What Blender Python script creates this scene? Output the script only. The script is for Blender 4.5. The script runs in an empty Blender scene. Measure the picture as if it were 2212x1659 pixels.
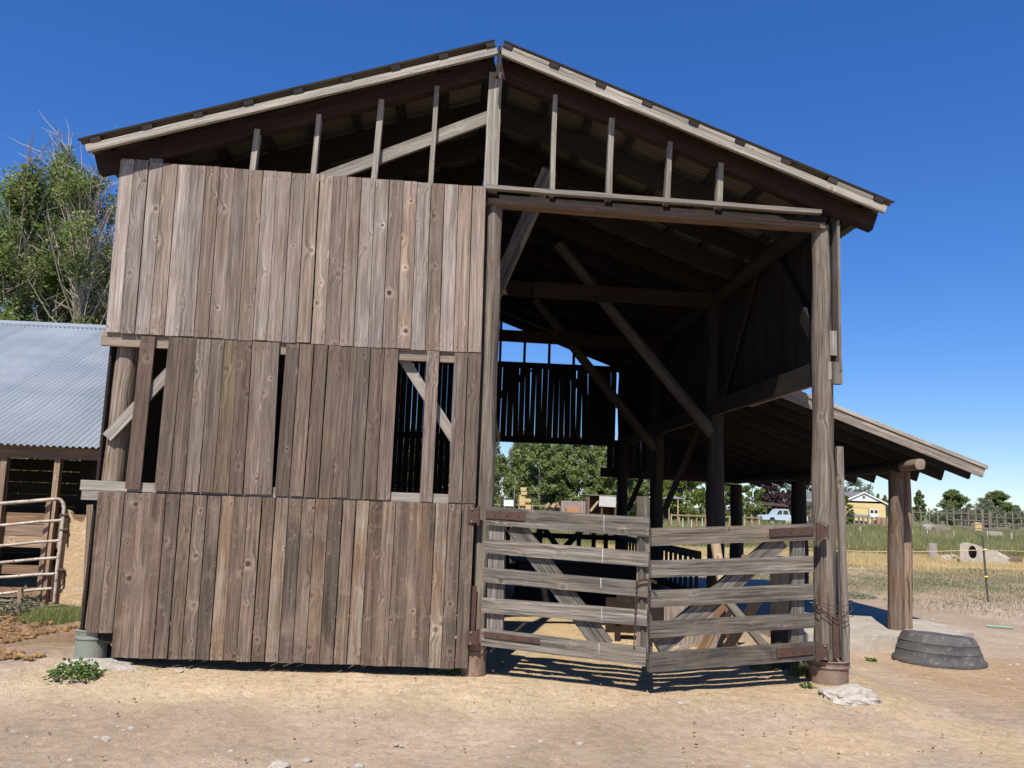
import bpy, math, random
import numpy as np
from mathutils import Vector, Matrix, noise
random.seed(7)
rng = np.random.default_rng(11)
S = bpy.context.scene
COL = S.collection
V = Vector
R = math.radians

# ------------------------------------------------------------------ camera
H, FPX, CX, CY = 1.65, 1740.0, 1106.0, 829.5
PSI, TH, RHO = R(3.82), R(8.32), R(2.0)
CF = V((math.sin(PSI)*math.cos(TH), math.cos(PSI)*math.cos(TH), math.sin(TH)))
_r0 = V((math.cos(PSI), -math.sin(PSI), 0)); _u0 = _r0.cross(CF)
CR = math.cos(RHO)*_r0 + math.sin(RHO)*_u0
CU = math.cos(RHO)*_u0 - math.sin(RHO)*_r0
CAM = V((0, 0, H))
cd = bpy.data.cameras.new('camera'); cam = bpy.data.objects.new('camera', cd); COL.objects.link(cam)
cd.sensor_width = 36; cd.lens = FPX/2212*36; cd.clip_start = .05; cd.clip_end = 6000
M = Matrix.Identity(4)
for i in range(3):
    M[i][0] = CR[i]; M[i][1] = CU[i]; M[i][2] = -CF[i]; M[i][3] = CAM[i]
cam.matrix_world = M
S.camera = cam

def ray(x, y): return CF*FPX + CR*(x-CX) - CU*(y-CY)
def onY(x, y, Y):                       # measured point of the photo on the plane at depth Y
    d = ray(x, y); return CAM + d*(Y/d.y)
def onPl(x, y, a, b):                   # ... on the vertical plane through a and b
    n = V((b[1]-a[1], -(b[0]-a[0]), 0)); d = ray(x, y)
    return CAM + d*((V((a[0], a[1], 0))-CAM).dot(n)/d.dot(n))
def gnd(x, y, z=0.0):
    d = ray(x, y); return CAM + d*((z-H)/d.z)

# ------------------------------------------------------------------ ground height
def ss(a, b, x):
    t = min(1, max(0, (x-a)/(b-a))); return t*t*(3-2*t)
def nz(x, y, s, o=0): return noise.noise(V((x*s+o, y*s-o, o*.37)))
def gz(x, y):
    m = .13*ss(5.9, 7.15, y)*(1-ss(3.75, 4.5, x))*(1-ss(13, 20, y))
    m += .05*ss(6, 7.2, y)*ss(-1.5, -3, x)*(1-ss(8, 10, y))
    m -= .13*ss(-3.6, -5, x)*ss(6, 7, y)*(1-ss(13, 20, y))
    return m

# ------------------------------------------------------------------ mesh builder
class MB:
    def __init__(s): s.v = []; s.f = []; s.uv = []; s.t = []
    def face(s, idx, uv, tone):
        s.f.append(idx); s.uv.extend(uv); s.t.append(tone)
    def ring_tube(s, rings, wuv, lens, tone, ou, ov, caps=True):
        # rings: list of lists of points; builds quads between
        k = len(rings[0]); b = len(s.v)
        for r in rings: s.v.extend(r)
        for i in range(len(rings)-1):
            for j in range(k):
                j2 = (j+1) % k
                a = b+i*k+j; c = b+i*k+j2; d = b+(i+1)*k+j2; e = b+(i+1)*k+j
                s.face((a, c, d, e), ((ou+wuv[j], ov+lens[i]), (ou+wuv[j+1], ov+lens[i]),
                        (ou+wuv[j+1], ov+lens[i+1]), (ou+wuv[j], ov+lens[i+1])), tone)
        if caps:
            for i, rev in ((0, True), (len(rings)-1, False)):
                idx = [b+i*k+j for j in range(k)]
                c = sum((V(rings[i][j]) for j in range(k)), V())/k
                if rev: idx.reverse()
                uvs = [(ou+3+(V(s.v[q])-c).length*.3, ov+.01*n_) for n_, q in enumerate(idx)]
                s.face(tuple(idx), uvs, tone)
    def plank(s, p0, p1, w, t, n, tone=None, segs=1, wob=0, taper=1.0, cant=0):
        p0 = V(p0); p1 = V(p1); L = (p1-p0); ln = L.length
        if ln < 1e-6: return
        L = L/ln; n = V(n); n = (n-L*n.dot(L)).normalized(); wd = L.cross(n)
        if tone is None: tone = random.random()
        rings = []; lens = []
        ph = random.random()*50
        for i in range(segs+1):
            q = i/segs; c = p0+L*ln*q
            ww = w*(1+(taper-1)*q)/2; tt = t/2
            o1 = o2 = 0
            if wob:
                o1 = wob*noise.noise(V((q*ln*2.1+ph, 1.3, 0))); o2 = wob*noise.noise(V((q*ln*2.3+ph, 7.3, 0)))
            rings.append([c-wd*(ww+o1)-n*tt, c+wd*(ww+o2)-n*tt, c+wd*(ww+o2)+n*tt, c-wd*(ww+o1)+n*tt]); lens.append(q*ln)
        s.ring_tube(rings, (0, w, w+t, 2*w+t, 2*w+2*t), lens, tone, random.random()*40, random.random()*40)
    def box(s, lo, hi, tone=None):
        lo = V(lo); hi = V(hi); d = hi-lo; c = (lo+hi)/2
        ax = max(range(3), key=lambda i: d[i]); o = [i for i in range(3) if i != ax]
        p0 = c.copy(); p1 = c.copy(); p0[ax] = lo[ax]; p1[ax] = hi[ax]
        n = V((0, 0, 0)); th = min(o, key=lambda i: d[i]); wd = [i for i in o if i != th][0]
        n[th] = 1; s.plank(p0, p1, d[wd], d[th], n, tone)
    def log(s, p0, p1, r0, r1=None, segs=10, sides=14, wob=.008, tone=None, bend=0, flat=1.0):
        p0 = V(p0); p1 = V(p1); r1 = r0 if r1 is None else r1
        L = p1-p0; ln = L.length; L /= ln
        a = V((0, 0, 1)) if abs(L.z) < .9 else V((1, 0, 0))
        u = L.cross(a).normalized(); w = L.cross(u)
        if tone is None: tone = random.random()
        ph = random.random()*90; rings = []; lens = []
        for i in range(segs+1):
            q = i/segs; r = r0+(r1-r0)*q
            c = p0+L*ln*q+u*bend*math.sin(math.pi*q)+w*bend*.6*noise.noise(V((q*2+ph, 0, 0)))
            rg = []
            for j in range(sides):
                th = 2*math.pi*j/sides
                rr = r+wob*(noise.noise(V((math.cos(th)*1.2+ph, math.sin(th)*1.2, q*ln*1.5)))*1.6+.6*noise.noise(V((math.cos(th)*3+ph, math.sin(th)*3, q*ln*.6))))
                rg.append(c+u*math.cos(th)*rr+w*math.sin(th)*rr*flat)
            rings.append(rg); lens.append(q*ln)
        wu = [j*2*math.pi*r0/sides for j in range(sides+1)]
        s.ring_tube(rings, wu, lens, tone, random.random()*40, random.random()*40)
    def tube(s, pts, r, sides=8, tone=.5, closed=False):
        pts = [V(p) for p in pts]; rings = []; lens = [0]
        for i, p in enumerate(pts):
            if i: lens.append(lens[-1]+(p-pts[i-1]).length)
            d = (pts[min(i+1, len(pts)-1)]-pts[max(i-1, 0)]).normalized()
            a = V((0, 0, 1)) if abs(d.z) < .85 else V((1, 0, 0))
            u = d.cross(a).normalized(); w = d.cross(u)
            rr = r[i] if isinstance(r, (list, tuple)) else r
            rings.append([p+u*math.cos(2*math.pi*j/sides)*rr+w*math.sin(2*math.pi*j/sides)*rr for j in range(sides)])
        s.ring_tube(rings, [j*.02 for j in range(sides+1)], lens, tone, 0, 0)
    def lathe(s, prof, c, sides=28, tone=.5, wob=0):
        c = V(c); rings = []
        for r, z in prof:
            rings.append([c+V((math.cos(2*math.pi*j/sides)*r*(1+wob*nz(j*.9, z*9, 1, 3)), math.sin(2*math.pi*j/sides)*r*(1+wob*nz(j*.9, z*9, 1, 8)), z)) for j in range(sides)])
        s.ring_tube(rings, [j*.05 for j in range(sides+1)], [z for r, z in prof], tone, random.random()*9, 0)
    def quad(s, a, b, c, d, tone=.5):
        i = len(s.v); s.v += [V(a), V(b), V(c), V(d)]
        s.face((i, i+1, i+2, i+3), ((0, 0), ((V(b)-V(a)).length, 0), ((V(b)-V(a)).length, (V(d)-V(a)).length), (0, (V(d)-V(a)).length)), tone)
    def prism(s, pts, ext, tone=.5):         # polygon extruded by vector ext
        n = len(pts); b = len(s.v); ext = V(ext)
        pts = [V(p) for p in pts]; s.v += pts+[p+ext for p in pts]
        o = pts[0]
        ex = (pts[1]-pts[0]).normalized(); nn = ext.normalized(); ey = nn.cross(ex)
        uvf = lambda p: ((p-o).dot(ex), (p-o).dot(ey))
        s.face(tuple(b+i for i in range(n)), [uvf(p) for p in pts], tone)
        s.face(tuple(b+n+i for i in reversed(range(n))), [uvf(p) for p in reversed(pts)], tone)
        for i in range(n):
            j = (i+1) % n
            s.face((b+j, b+i, b+n+i, b+n+j), ((0, 0), (.1, 0), (.1, .1), (0, .1)), tone)
    def build(s, name, mat, parent=None, smooth=False, base=None):
        me = bpy.data.meshes.new(name)
        off = V(base) if base is not None else V()
        me.from_pydata([tuple(V(p)-off) for p in s.v], [], s.f)
        uv = me.uv_layers.new(name='UVMap'); uv.data.foreach_set('uv', np.array(s.uv, dtype=np.float32).ravel())
        at = me.attributes.new('tone', 'FLOAT', 'FACE'); at.data.foreach_set('value', np.array(s.t, dtype=np.float32))
        import bmesh
        bm = bmesh.new(); bm.from_mesh(me); bmesh.ops.recalc_face_normals(bm, faces=bm.faces); bm.to_mesh(me); bm.free()
        if smooth:
            me.polygons.foreach_set('use_smooth', [True]*len(me.polygons)); me.set_sharp_from_angle(angle=R(48))
        me.materials.append(mat)
        o = bpy.data.objects.new(name, me); COL.objects.link(o)
        if parent is not None:
            o.parent = parent
            if base is None:
                par = parent; q = V()
                while par is not None: q += par.location; par = par.parent
                o.location = -q
        else: o.location = off
        return o

def tag(o, label=None, cat=None, group=None, kind=None):
    if label: o['label'] = label
    if cat: o['category'] = cat
    if group: o['group'] = group
    if kind: o['kind'] = kind
    return o
def empty(name, loc, label, cat, group=None):
    o = bpy.data.objects.new(name, None); COL.objects.link(o); o.location = loc
    return tag(o, label, cat, group)
def part(name, mat, parent, fn, smooth=False):
    m = MB(); fn(m); return m.build(name, mat, parent, smooth)

def npmesh(name, verts, faces, tone, mat, k):     # numpy soup of k-gons
    me = bpy.data.meshes.new(name); n = len(verts); nf = len(faces)
    me.vertices.add(n); me.vertices.foreach_set('co', np.asarray(verts, dtype=np.float32).ravel())
    me.loops.add(nf*k); me.loops.foreach_set('vertex_index', np.asarray(faces, dtype=np.int32).ravel())
    me.polygons.add(nf); me.polygons.foreach_set('loop_start', np.arange(0, nf*k, k, dtype=np.int32))
    me.update(calc_edges=True)
    at = me.attributes.new('tone', 'FLOAT', 'FACE'); at.data.foreach_set('value', np.asarray(tone, dtype=np.float32))
    me.materials.append(mat); me.validate()
    return me

# ------------------------------------------------------------------ materials
class NT:
    def __init__(s, name):
        s.m = bpy.data.materials.new(name); s.m.use_nodes = True; s.t = s.m.node_tree; s.t.nodes.clear()
        s.out = s.n('ShaderNodeOutputMaterial'); s.b = s.n('ShaderNodeBsdfPrincipled')
        s.l(s.b.outputs[0], s.out.inputs[0])
    def n(s, ty, **k):
        x = s.t.nodes.new(ty)
        for a, v in k.items(): setattr(x, a, v)
        return x
    def l(s, a, b): s.t.links.new(a, b)
    def set(s, sock, v):
        if hasattr(v, 'default_value') or hasattr(v, 'is_linked'): s.l(v, sock)
        else: sock.default_value = v
    def math(s, op, a, b=None, c=None, clamp=False):
        x = s.n('ShaderNodeMath', operation=op); x.use_clamp = clamp
        s.set(x.inputs[0], a)
        if b is not None: s.set(x.inputs[1], b)
        if c is not None: s.set(x.inputs[2], c)
        return x.outputs[0]
    def mapr(s, v, a, b, c, d, smooth=False):
        x = s.n('ShaderNodeMapRange'); x.clamp = True
        if smooth: x.interpolation_type = 'SMOOTHSTEP'
        s.set(x.inputs[0], v)
        for i, q in enumerate((a, b, c, d)): x.inputs[i+1].default_value = q
        return x.outputs[0]
    def ramp(s, v, stops):
        x = s.n('ShaderNodeValToRGB'); e = x.color_ramp.elements
        while len(e) < len(stops): e.new(.5)
        for q, (p, c) in zip(e, stops): q.position = p; q.color = (*c, 1)
        s.set(x.inputs[0], v); return x.outputs[0]
    def mix(s, f, a, b, mode='MIX'):
        x = s.n('ShaderNodeMix', data_type='RGBA', blend_type=mode)
        s.set(x.inputs[0], f); s.set(x.inputs[6], a if not isinstance(a, tuple) else (*a, 1)); s.set(x.inputs[7], b if not isinstance(b, tuple) else (*b, 1))
        return x.outputs[2]
    def noise(s, vec, scale, detail=3, rough=.55, dist=0, dims='3D'):
        x = s.n('ShaderNodeTexNoise', noise_dimensions=dims)
        if vec is not None: s.l(vec, x.inputs['Vector'])
        x.inputs['Scale'].default_value = scale; x.inputs['Detail'].default_value = detail
        x.inputs['Roughness'].default_value = rough; x.inputs['Distortion'].default_value = dist
        return x.outputs[0]
    def attr(s, name, out='Fac'):
        return s.n('ShaderNodeAttribute', attribute_name=name).outputs[out]
    def comb(s, x, y, z=0.0):
        q = s.n('ShaderNodeCombineXYZ')
        for i, v in enumerate((x, y, z)): s.set(q.inputs[i], v)
        return q.outputs[0]
    def scale(s, col, f):        # colour * scalar
        return s.mix(1.0, col, s.comb(f, f, f), 'MULTIPLY')
    def bump(s, h, strength=.3, dist=.01):
        x = s.n('ShaderNodeBump'); x.inputs['Strength'].default_value = strength; x.inputs['Distance'].default_value = dist
        s.l(h, x.inputs['Height']); s.l(x.outputs[0], s.b.inputs['Normal'])
    def fin(s, col, rough=.8, spec=.3, metal=0):
        s.set(s.b.inputs['Base Color'], col if not isinstance(col, tuple) else (*col, 1))
        s.set(s.b.inputs['Roughness'], rough); s.b.inputs['Specular IOR Level'].default_value = spec
        s.set(s.b.inputs['Metallic'], metal); return s.m

def wood(name, tones, knots=1.0, contrast=1.0, stain=None, stain_amt=0.0, kscale=4.6, dust=None, kdef=.022, wavy=.035, crack=0):
    q = NT(name)
    uvn = q.n('ShaderNodeUVMap', uv_map='UVMap').outputs[0]
    sp = q.n('ShaderNodeSeparateXYZ'); q.l(uvn, sp.inputs[0]); u, v = sp.outputs[0], sp.outputs[1]
    vo = q.n('ShaderNodeTexVoronoi', voronoi_dimensions='2D', feature='F1'); q.l(uvn, vo.inputs['Vector']); vo.inputs['Scale'].default_value = kscale
    d = vo.outputs['Distance']; sc = q.n('ShaderNodeSeparateColor'); q.l(vo.outputs['Color'], sc.inputs[0])
    sel = q.mapr(sc.outputs[0], .37, .4, 0, 1); size = q.mapr(q.math('POWER', sc.outputs[1], 1.5), 0, 1, .35, 1.7); dk_ = q.mapr(sc.outputs[2], 0, 1, .5, 1.0)
    dw = q.noise(uvn, 22, 2); d = q.math('ADD', d, q.math('MULTIPLY', q.math('SUBTRACT', dw, .5), .07))
    dn = q.math('DIVIDE', d, size)
    # grain, deflected round knots
    wob = q.noise(q.comb(q.math('MULTIPLY', u, 2.0), q.math('MULTIPLY', v, 1.1), 0.0), 1.0, 2)
    defl = q.math('MULTIPLY', q.mapr(dn, .05, .36, 1, 0, True), q.math('MULTIPLY', q.math('MULTIPLY', sel, size), kdef))
    uu = q.math('ADD', q.math('ADD', u, q.math('MULTIPLY', wob, wavy)), defl)
    g1 = q.noise(q.comb(q.math('MULTIPLY', uu, 48), q.math('MULTIPLY', v, 1.3)), 1.0, 4, .6)
    g2 = q.noise(q.comb(q.math('MULTIPLY', uu, 190), q.math('MULTIPLY', v, 4.5)), 1.0, 3, .65)
    blot = q.noise(q.comb(q.math('MULTIPLY', u, 5), q.math('MULTIPLY', v, 1.8)), 1.0, 3)
    tone = q.attr('tone')
    t2 = q.math('ADD', tone, q.math('MULTIPLY', q.math('SUBTRACT', blot, .5), .75), clamp=True)
    col = q.ramp(t2, tones)
    br = q.math('MULTIPLY', q.mapr(g1, .28, .72, 1-.5*contrast, 1+.42*contrast), q.mapr(g2, .28, .72, 1-.36*contrast, 1+.32*contrast))
    br = q.math('MULTIPLY', br, q.mapr(q.math('FRACT', q.math('MULTIPLY', tone, 37.7)), 0, 1, .70, 1.24))
    st3 = q.noise(q.comb(q.math('MULTIPLY', u, 16), q.math('MULTIPLY', v, .35), 7.0), 1.0, 3, .6)
    br = q.math('MULTIPLY', br, q.mapr(st3, .3, .7, .78, 1.2))
    col = q.scale(col, br)
    if stain is not None:
        sn = q.noise(uvn, 2.3, 5, .65, .6)
        col = q.mix(q.math('MULTIPLY', q.mapr(sn, .52, .7, 0, 1), stain_amt), col, stain)
    if dust is not None:
        dn2 = q.noise(uvn, 26, 3, .6)
        col = q.mix(q.mapr(dn2, .62, .74, 0, dust), col, (.42, .37, .31))
    if crack:
        ck = q.noise(q.comb(q.math('MULTIPLY', uu, 34), q.math('MULTIPLY', v, .9), 3.0), 1.0, 3, .6)
        cm = q.mapr(ck, .60, .66, 0, crack)
        col = q.mix(cm, col, (.05, .036, .028))
    kk = q.mapr(q.math('FRACT', q.math('MULTIPLY', tone, 91.3)), 0, 1, .15, 1.15)
    halo = q.math('MULTIPLY', q.mapr(dn, .09, .2, 1, 0), q.math('MULTIPLY', sel, .8*knots))
    halo = q.math('MULTIPLY', halo, kk)
    col = q.mix(halo, col, q.scale(col, 1.6))
    core = q.math('MULTIPLY', q.mapr(dn, .05, .085, 1, 0), q.math('MULTIPLY', q.math('MULTIPLY', sel, dk_), knots))
    core = q.math('MULTIPLY', core, q.math('ADD', q.math('MULTIPLY', kk, .6), .35))
    col = q.mix(core, col, (.045, .03, .022))
    hgt = q.math('ADD', q.math('MULTIPLY', g1, .6), q.math('ADD', q.math('MULTIPLY', g2, .5), q.math('MULTIPLY', core, -.9)))
    q.bump(hgt, .55, .006)
    return q.fin(col, .85, .25)

GREY, LGREY, BRN, WARM, DK = (.205, .170, .142), (.28, .255, .235), (.165, .118, .085), (.24, .16, .10), (.10, .075, .06)
W_up = wood('siding_wood', [(0, (0.229, 0.171, 0.131)), (.3, (0.246, 0.194, 0.155)), (.6, (0.263, 0.224, 0.198)), (1, (0.202, 0.150, 0.111))], 1.0, 1.05, crack=.3)
W_mid = wood('siding_wood_brown', [(0, (0.149, 0.106, 0.079)), (.35, (0.147, 0.110, 0.086)), (.6, (0.167, 0.135, 0.113)), (.85, (0.163, 0.119, 0.084)), (1, (0.172, 0.130, 0.081))], 1.0, 1.15, crack=.35)
W_low = wood('siding_wood_stained', [(0, (0.118, 0.081, 0.058)), (.35, (0.156, 0.114, 0.083)), (.6, (0.127, 0.097, 0.077)), (.85, (0.185, 0.122, 0.078)), (1, (0.221, 0.179, 0.136))], 1.0, 1.2, (.28, .215, .16), .5, dust=.35, crack=.45)
W_grey = wood('weathered_grey_wood', [(0, (0.153, 0.133, 0.115)), (.5, (0.216, 0.189, 0.162)), (1, (0.189, 0.153, 0.122))], .7, 1.2, (.15, .105, .08), .5, crack=.5)
W_stud = wood('pale_weathered_wood', [(0, (0.245, 0.220, 0.187)), (1, (0.299, 0.271, 0.230))], .6, .9)
W_gate = wood('gate_wood', [(0, (0.124, 0.110, 0.094)), (.5, (0.175, 0.155, 0.131)), (1, (0.152, 0.124, 0.097))], .75, 1.55, (.25, .195, .12), .4, kdef=.010, wavy=.012, kscale=3.6, crack=.7)
W_dark = wood('shaded_unweathered_brown_wood', [(0, (0.021, 0.012, 0.009)), (.5, (0.031, 0.017, 0.012)), (1, (0.021, 0.016, 0.013))], .5, .9)  # unweathered brown wood with the barn's inner shade put into its colour
W_in = wood('shaded_interior_wood', [(0, (0.023, 0.018, 0.014)), (.5, (0.032, 0.026, 0.022)), (1, (0.023, 0.019, 0.017))], .6, .9)  # wood colour darkened to stand in for the deep shade indoors
W_log = wood('weathered_log', [(0, (0.172, 0.144, 0.116)), (.5, (0.224, 0.189, 0.150)), (1, (0.189, 0.125, 0.082))], .45, 1.3, (.16, .09, .055), .6, kscale=2.6, crack=.8)
W_shed = wood('shed_wood', [(0, (.26, .16, .095)), (.5, (.22, .16, .115)), (1, (.30, .21, .14))], .6, 1.0)
W_brace = wood('shaded_log', [(0, (0.080, 0.070, 0.059)), (.5, (0.100, 0.086, 0.072)), (1, (0.080, 0.064, 0.050))], .4, 1.2, crack=.5)  # log wood darkened so its colour carries the shade under the roof
W_girt = wood('tan_girt_wood', [(0, (0.289, 0.225, 0.157)), (1, (0.340, 0.281, 0.212))], .6, .8)
W_fresh = wood('pale_tan_wood', [(0, (.36, .25, .15)), (1, (.45, .33, .21))], .6, .8)

def simple(name, c1, c2, scale=6, rough=.8, spec=.3, metal=0, bump=.2, detail=5, lo=.35, hi=.65, c3=None, tonev=0, stretch=None):
    q = NT(name)
    tc = q.n('ShaderNodeTexCoord').outputs['Object']
    if stretch:
        mp = q.n('ShaderNodeMapping'); q.l(tc, mp.inputs[0]); mp.inputs['Scale'].default_value = stretch; tc = mp.outputs[0]
    nn = q.noise(tc, scale, detail, .6)
    col = q.mix(q.mapr(nn, lo, hi, 0, 1), c1, c2)
    if c3:
        n2 = q.noise(tc, scale*2.7, 4, .65, .4); col = q.mix(q.mapr(n2, .55, .68, 0, 1), col, c3)
    if tonev: col = q.scale(col, q.mapr(q.attr('tone'), 0, 1, 1-tonev, 1+tonev))
    if bump: q.bump(q.noise(tc, scale*4, 5, .65), bump, .02)
    return q.fin(col, rough, spec, metal)

M_galv = simple('galvanised_sheet', (.36, .39, .41), (.29, .325, .355), 1.0, .5, .4, .3, 0, tonev=.14, detail=3)
M_under = simple('shaded_dull_sheet_metal', (.105, .098, .08), (.08, .073, .058), 1.2, .55, .35, .2, 0)  # dull roof metal, darkened to put the underside's shade into the colour
M_rust = simple('rusted_steel', (.075, .042, .034), (.10, .058, .042), 14, .75, .3, .2, .2, c3=(.055, .04, .036))
M_pipe = simple('chipped_white_paint', (.54, .49, .42), (.40, .33, .26), 8, .6, .4, 0, .15, lo=.4, hi=.6, c3=(.17, .08, .045))
M_conc = simple('concrete', (.42, .37, .31), (.32, .28, .235), 3.5, .9, .2, 0, .4, c3=(.48, .44, .38))
M_stone = simple('pale_stone', (.46, .42, .36), (.34, .30, .25), 7, .9, .2, 0, .9, c3=(.55, .51, .44))
M_panel = simple('weathered_tan_panel', (.52, .36, .22), (.44, .33, .20), 5, .9, .2, 0, .8, c3=(.60, .46, .31))
M_rubber = simple('black_rubber', (.055, .055, .058), (.09, .085, .08), 5, .75, .35, 0, .25, c3=(.17, .14, .115))
M_potG = simple('green_grey_barrel', (.25, .225, .195), (.17, .205, .165), 6, .7, .4, 0, .2, c3=(.30, .26, .21), stretch=(1, 1, .35))
M_potR = simple('rusty_barrel', (.19, .12, .09), (.26, .19, .145), 7, .75, .3, .1, .25, c3=(.14, .075, .05))
M_hay = simple('hay', (.58, .44, .22), (.48, .34, .15), 9, .95, .1, 0, .8, c3=(.66, .53, .30), tonev=.15)
M_white = simple('white_paint', (.78, .78, .76), (.70, .70, .69), 3, .6, .4, 0, 0)
M_sheet = simple('dull_white_sheet', (.50, .49, .47), (.44, .43, .41), 3, .7, .3, 0, 0)
M_brick = simple('yellow_brick', (.66, .51, .25), (.58, .43, .2), 1.2, .9, .2, 0, .2, c3=(.70, .56, .31), stretch=(1, 1, 4))
M_roofg = simple('grey_shingle', (.17, .17, .17), (.13, .13, .135), 2, .9, .2, 0, .1)
M_glass = simple('dark_window_glass', (.03, .035, .04), (.04, .045, .05), 1, .15, .5, 0, 0)
M_truck = simple('pale_blue_paint', (.44, .53, .60), (.40, .49, .56), 2, .35, .5, 0, 0)
M_tire = simple('tyre_rubber', (.03, .03, .03), (.04, .04, .04), 3, .9, .2, 0, 0)
M_tank = simple('dusty_tank', (.55, .40, .32), (.48, .36, .29), 1.5, .6, .3, 0, 0)
M_orange = simple('orange_rust', (.42, .23, .13), (.36, .19, .11), 3, .8, .2, 0, 0)
M_pink = simple('faded_red_boards', (.33, .27, .24), (.27, .21, .185), 2, .9, .2, 0, 0)
M_rope = simple('pale_rope', (.62, .54, .35), (.55, .48, .30), 30, .9, .2, 0, 0)
M_tpost = simple('dark_green_steel', (.05, .06, .05), (.08, .08, .07), 9, .7, .3, .2, .1)
M_yel = simple('yellow_plastic', (.7, .6, .12), (.65, .55, .1), 3, .5, .4, 0, 0)
M_greenp = simple('green_plastic', (.12, .34, .24), (.10, .29, .2), 5, .5, .4, 0, 0)
M_dung = simple('dry_manure', (.16, .095, .048), (.30, .185, .09), 12, .95, .1, 0, .6, tonev=.35)
M_bark = simple('tree_bark', (.24, .20, .155), (.15, .12, .095), 6, .95, .1, 0, .4)
M_twig = simple('bare_pale_twigs', (.42, .36, .28), (.32, .27, .20), 4, .95, .1, 0, 0)
M_post = simple('old_fence_wood', (.27, .225, .18), (.21, .17, .135), 3, .9, .2, 0, 0)
M_straw = simple('straw', (.56, .41, .19), (.42, .28, .11), 3, .95, .1, 0, 0, tonev=.3)
M_bolt = simple('steel_bolt', (.35, .32, .29), (.28, .24, .21), 20, .45, .5, .7, 0)

def leafmat(name, stops, trans=.35):
    q = NT(name)
    col = q.ramp(q.attr('tone'), stops)
    q.fin(col, .55, .25)
    tr = q.n('ShaderNodeBsdfTranslucent'); q.l(q.scale(col, 1.25), tr.inputs[0])
    mx = q.n('ShaderNodeMixShader'); mx.inputs[0].default_value = trans
    q.l(q.b.outputs[0], mx.inputs[1]); q.l(tr.outputs[0], mx.inputs[2]); q.l(mx.outputs[0], q.out.inputs[0])
    return q.m
L_pop = leafmat('poplar_leaves', [(0, (.10, .145, .035)), (.5, (.17, .23, .06)), (1, (.27, .31, .11))])
L_dark = leafmat('dark_tree_leaves', [(0, (.125, .165, .055)), (.5, (.19, .24, .08)), (1, (.26, .31, .12))])
L_lime = leafmat('lime_leaves', [(0, (.11, .15, .02)), (.5, (.16, .20, .03)), (1, (.21, .25, .05))])
L_purp = leafmat('purple_leaves', [(0, (.045, .022, .028)), (.5, (.075, .036, .042)), (1, (.11, .06, .06))])
L_olive = leafmat('grey_green_leaves', [(0, (.14, .16, .10)), (.5, (.20, .22, .14)), (1, (.27, .28, .20))])
L_weed = leafmat('weed_leaves', [(0, (.06, .11, .025)), (.5, (.10, .165, .04)), (1, (.16, .22, .07))])
L_wgrass = leafmat('grass_blades', [(0, (.09, .13, .03)), (.6, (.16, .20, .06)), (1, (.34, .30, .14))])
L_green = leafmat('green_grass', [(0, (.115, .135, .045)), (.4, (.18, .19, .07)), (.7, (.25, .24, .11)), (1, (.36, .31, .17))])
L_dry = leafmat('dry_grass', [(0, (.42, .31, .14)), (.6, (.54, .42, .22)), (1, (.38, .33, .19))])
L_sparse = leafmat('sparse_grass', [(0, (.13, .155, .07)), (.5, (.22, .20, .12)), (1, (.38, .29, .17))])

# ------------------------------------------------------------------ world and sun
SUN_EL, SUN_AZ = R(52), R(196)
W = bpy.data.worlds.new('World'); S.world = W; W.use_nodes = True
wt = W.node_tree; wt.nodes.clear()
sky = wt.nodes.new('ShaderNodeTexSky'); sky.sky_type = 'NISHITA'; sky.sun_disc = False
sky.sun_elevation = SUN_EL; sky.sun_rotation = SUN_AZ; sky.altitude = 0; sky.air_density = 1.0; sky.dust_density = 0; sky.ozone_density = 10
hs = wt.nodes.new('ShaderNodeHueSaturation'); hs.inputs['Saturation'].default_value = 1.27; hs.inputs['Value'].default_value = 1.0; hs.inputs['Hue'].default_value = .515
bg = wt.nodes.new('ShaderNodeBackground'); bg.inputs[1].default_value = .15
wo = wt.nodes.new('ShaderNodeOutputWorld')
gm = wt.nodes.new('ShaderNodeGamma'); gm.inputs[1].default_value = .8; wt.links.new(sky.outputs[0], gm.inputs[0]); wt.links.new(gm.outputs[0], hs.inputs['Color']); wt.links.new(hs.outputs[0], bg.inputs[0]); wt.links.new(bg.outputs[0], wo.inputs[0])
sd = bpy.data.lights.new('sun', 'SUN'); sd.energy = 5.0; sd.angle = R(.53); sd.color = (1, .935, .83)
so = bpy.data.objects.new('sun', sd); COL.objects.link(so)
to_sun = V((math.sin(SUN_AZ)*math.cos(SUN_EL), math.cos(SUN_AZ)*math.cos(SUN_EL), math.sin(SUN_EL)))
so.rotation_euler = to_sun.to_track_quat('Z', 'Y').to_euler(); so.location = (0, -5, 20)
S.view_settings.view_transform = 'Standard'; S.view_settings.look = 'None'; S.view_settings.exposure = .4; S.view_settings.gamma = 1

# ------------------------------------------------------------------ ground
def axis(lo, hi, a, b, st, gr=1.09):
    xs = list(np.arange(a, b, st)); s = st
    while xs[-1] < hi: s *= gr; xs.append(xs[-1]+s)
    s = st; xs.reverse()
    while xs[-1] > lo: s *= gr; xs.append(xs[-1]-s)
    return xs[::-1]
gxs = axis(-1800, 1800, -6.2, 8.2, .06, 1.07); gys = axis(-60, 3500, 3.6, 10, .048, 1.07)
HOOF = [(random.uniform(-5, 6.5), random.uniform(4.3, 9.5), random.uniform(.05, .09), random.uniform(.012, .03)) for _ in range(320)]
HG = {}
for hf in HOOF:
    for ii in (-1, 0, 1):
        for jj in (-1, 0, 1): HG.setdefault((int(hf[0]*4)+ii, int(hf[1]*4)+jj), []).append(hf)
gv = []; gc = []
DIRT, DIRT2, STRAW, BRIGHT, DUNG = (.405, .312, .23), (.335, .253, .182), (.50, .37, .195), (.53, .42, .275), (.22, .14, .075)
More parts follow.
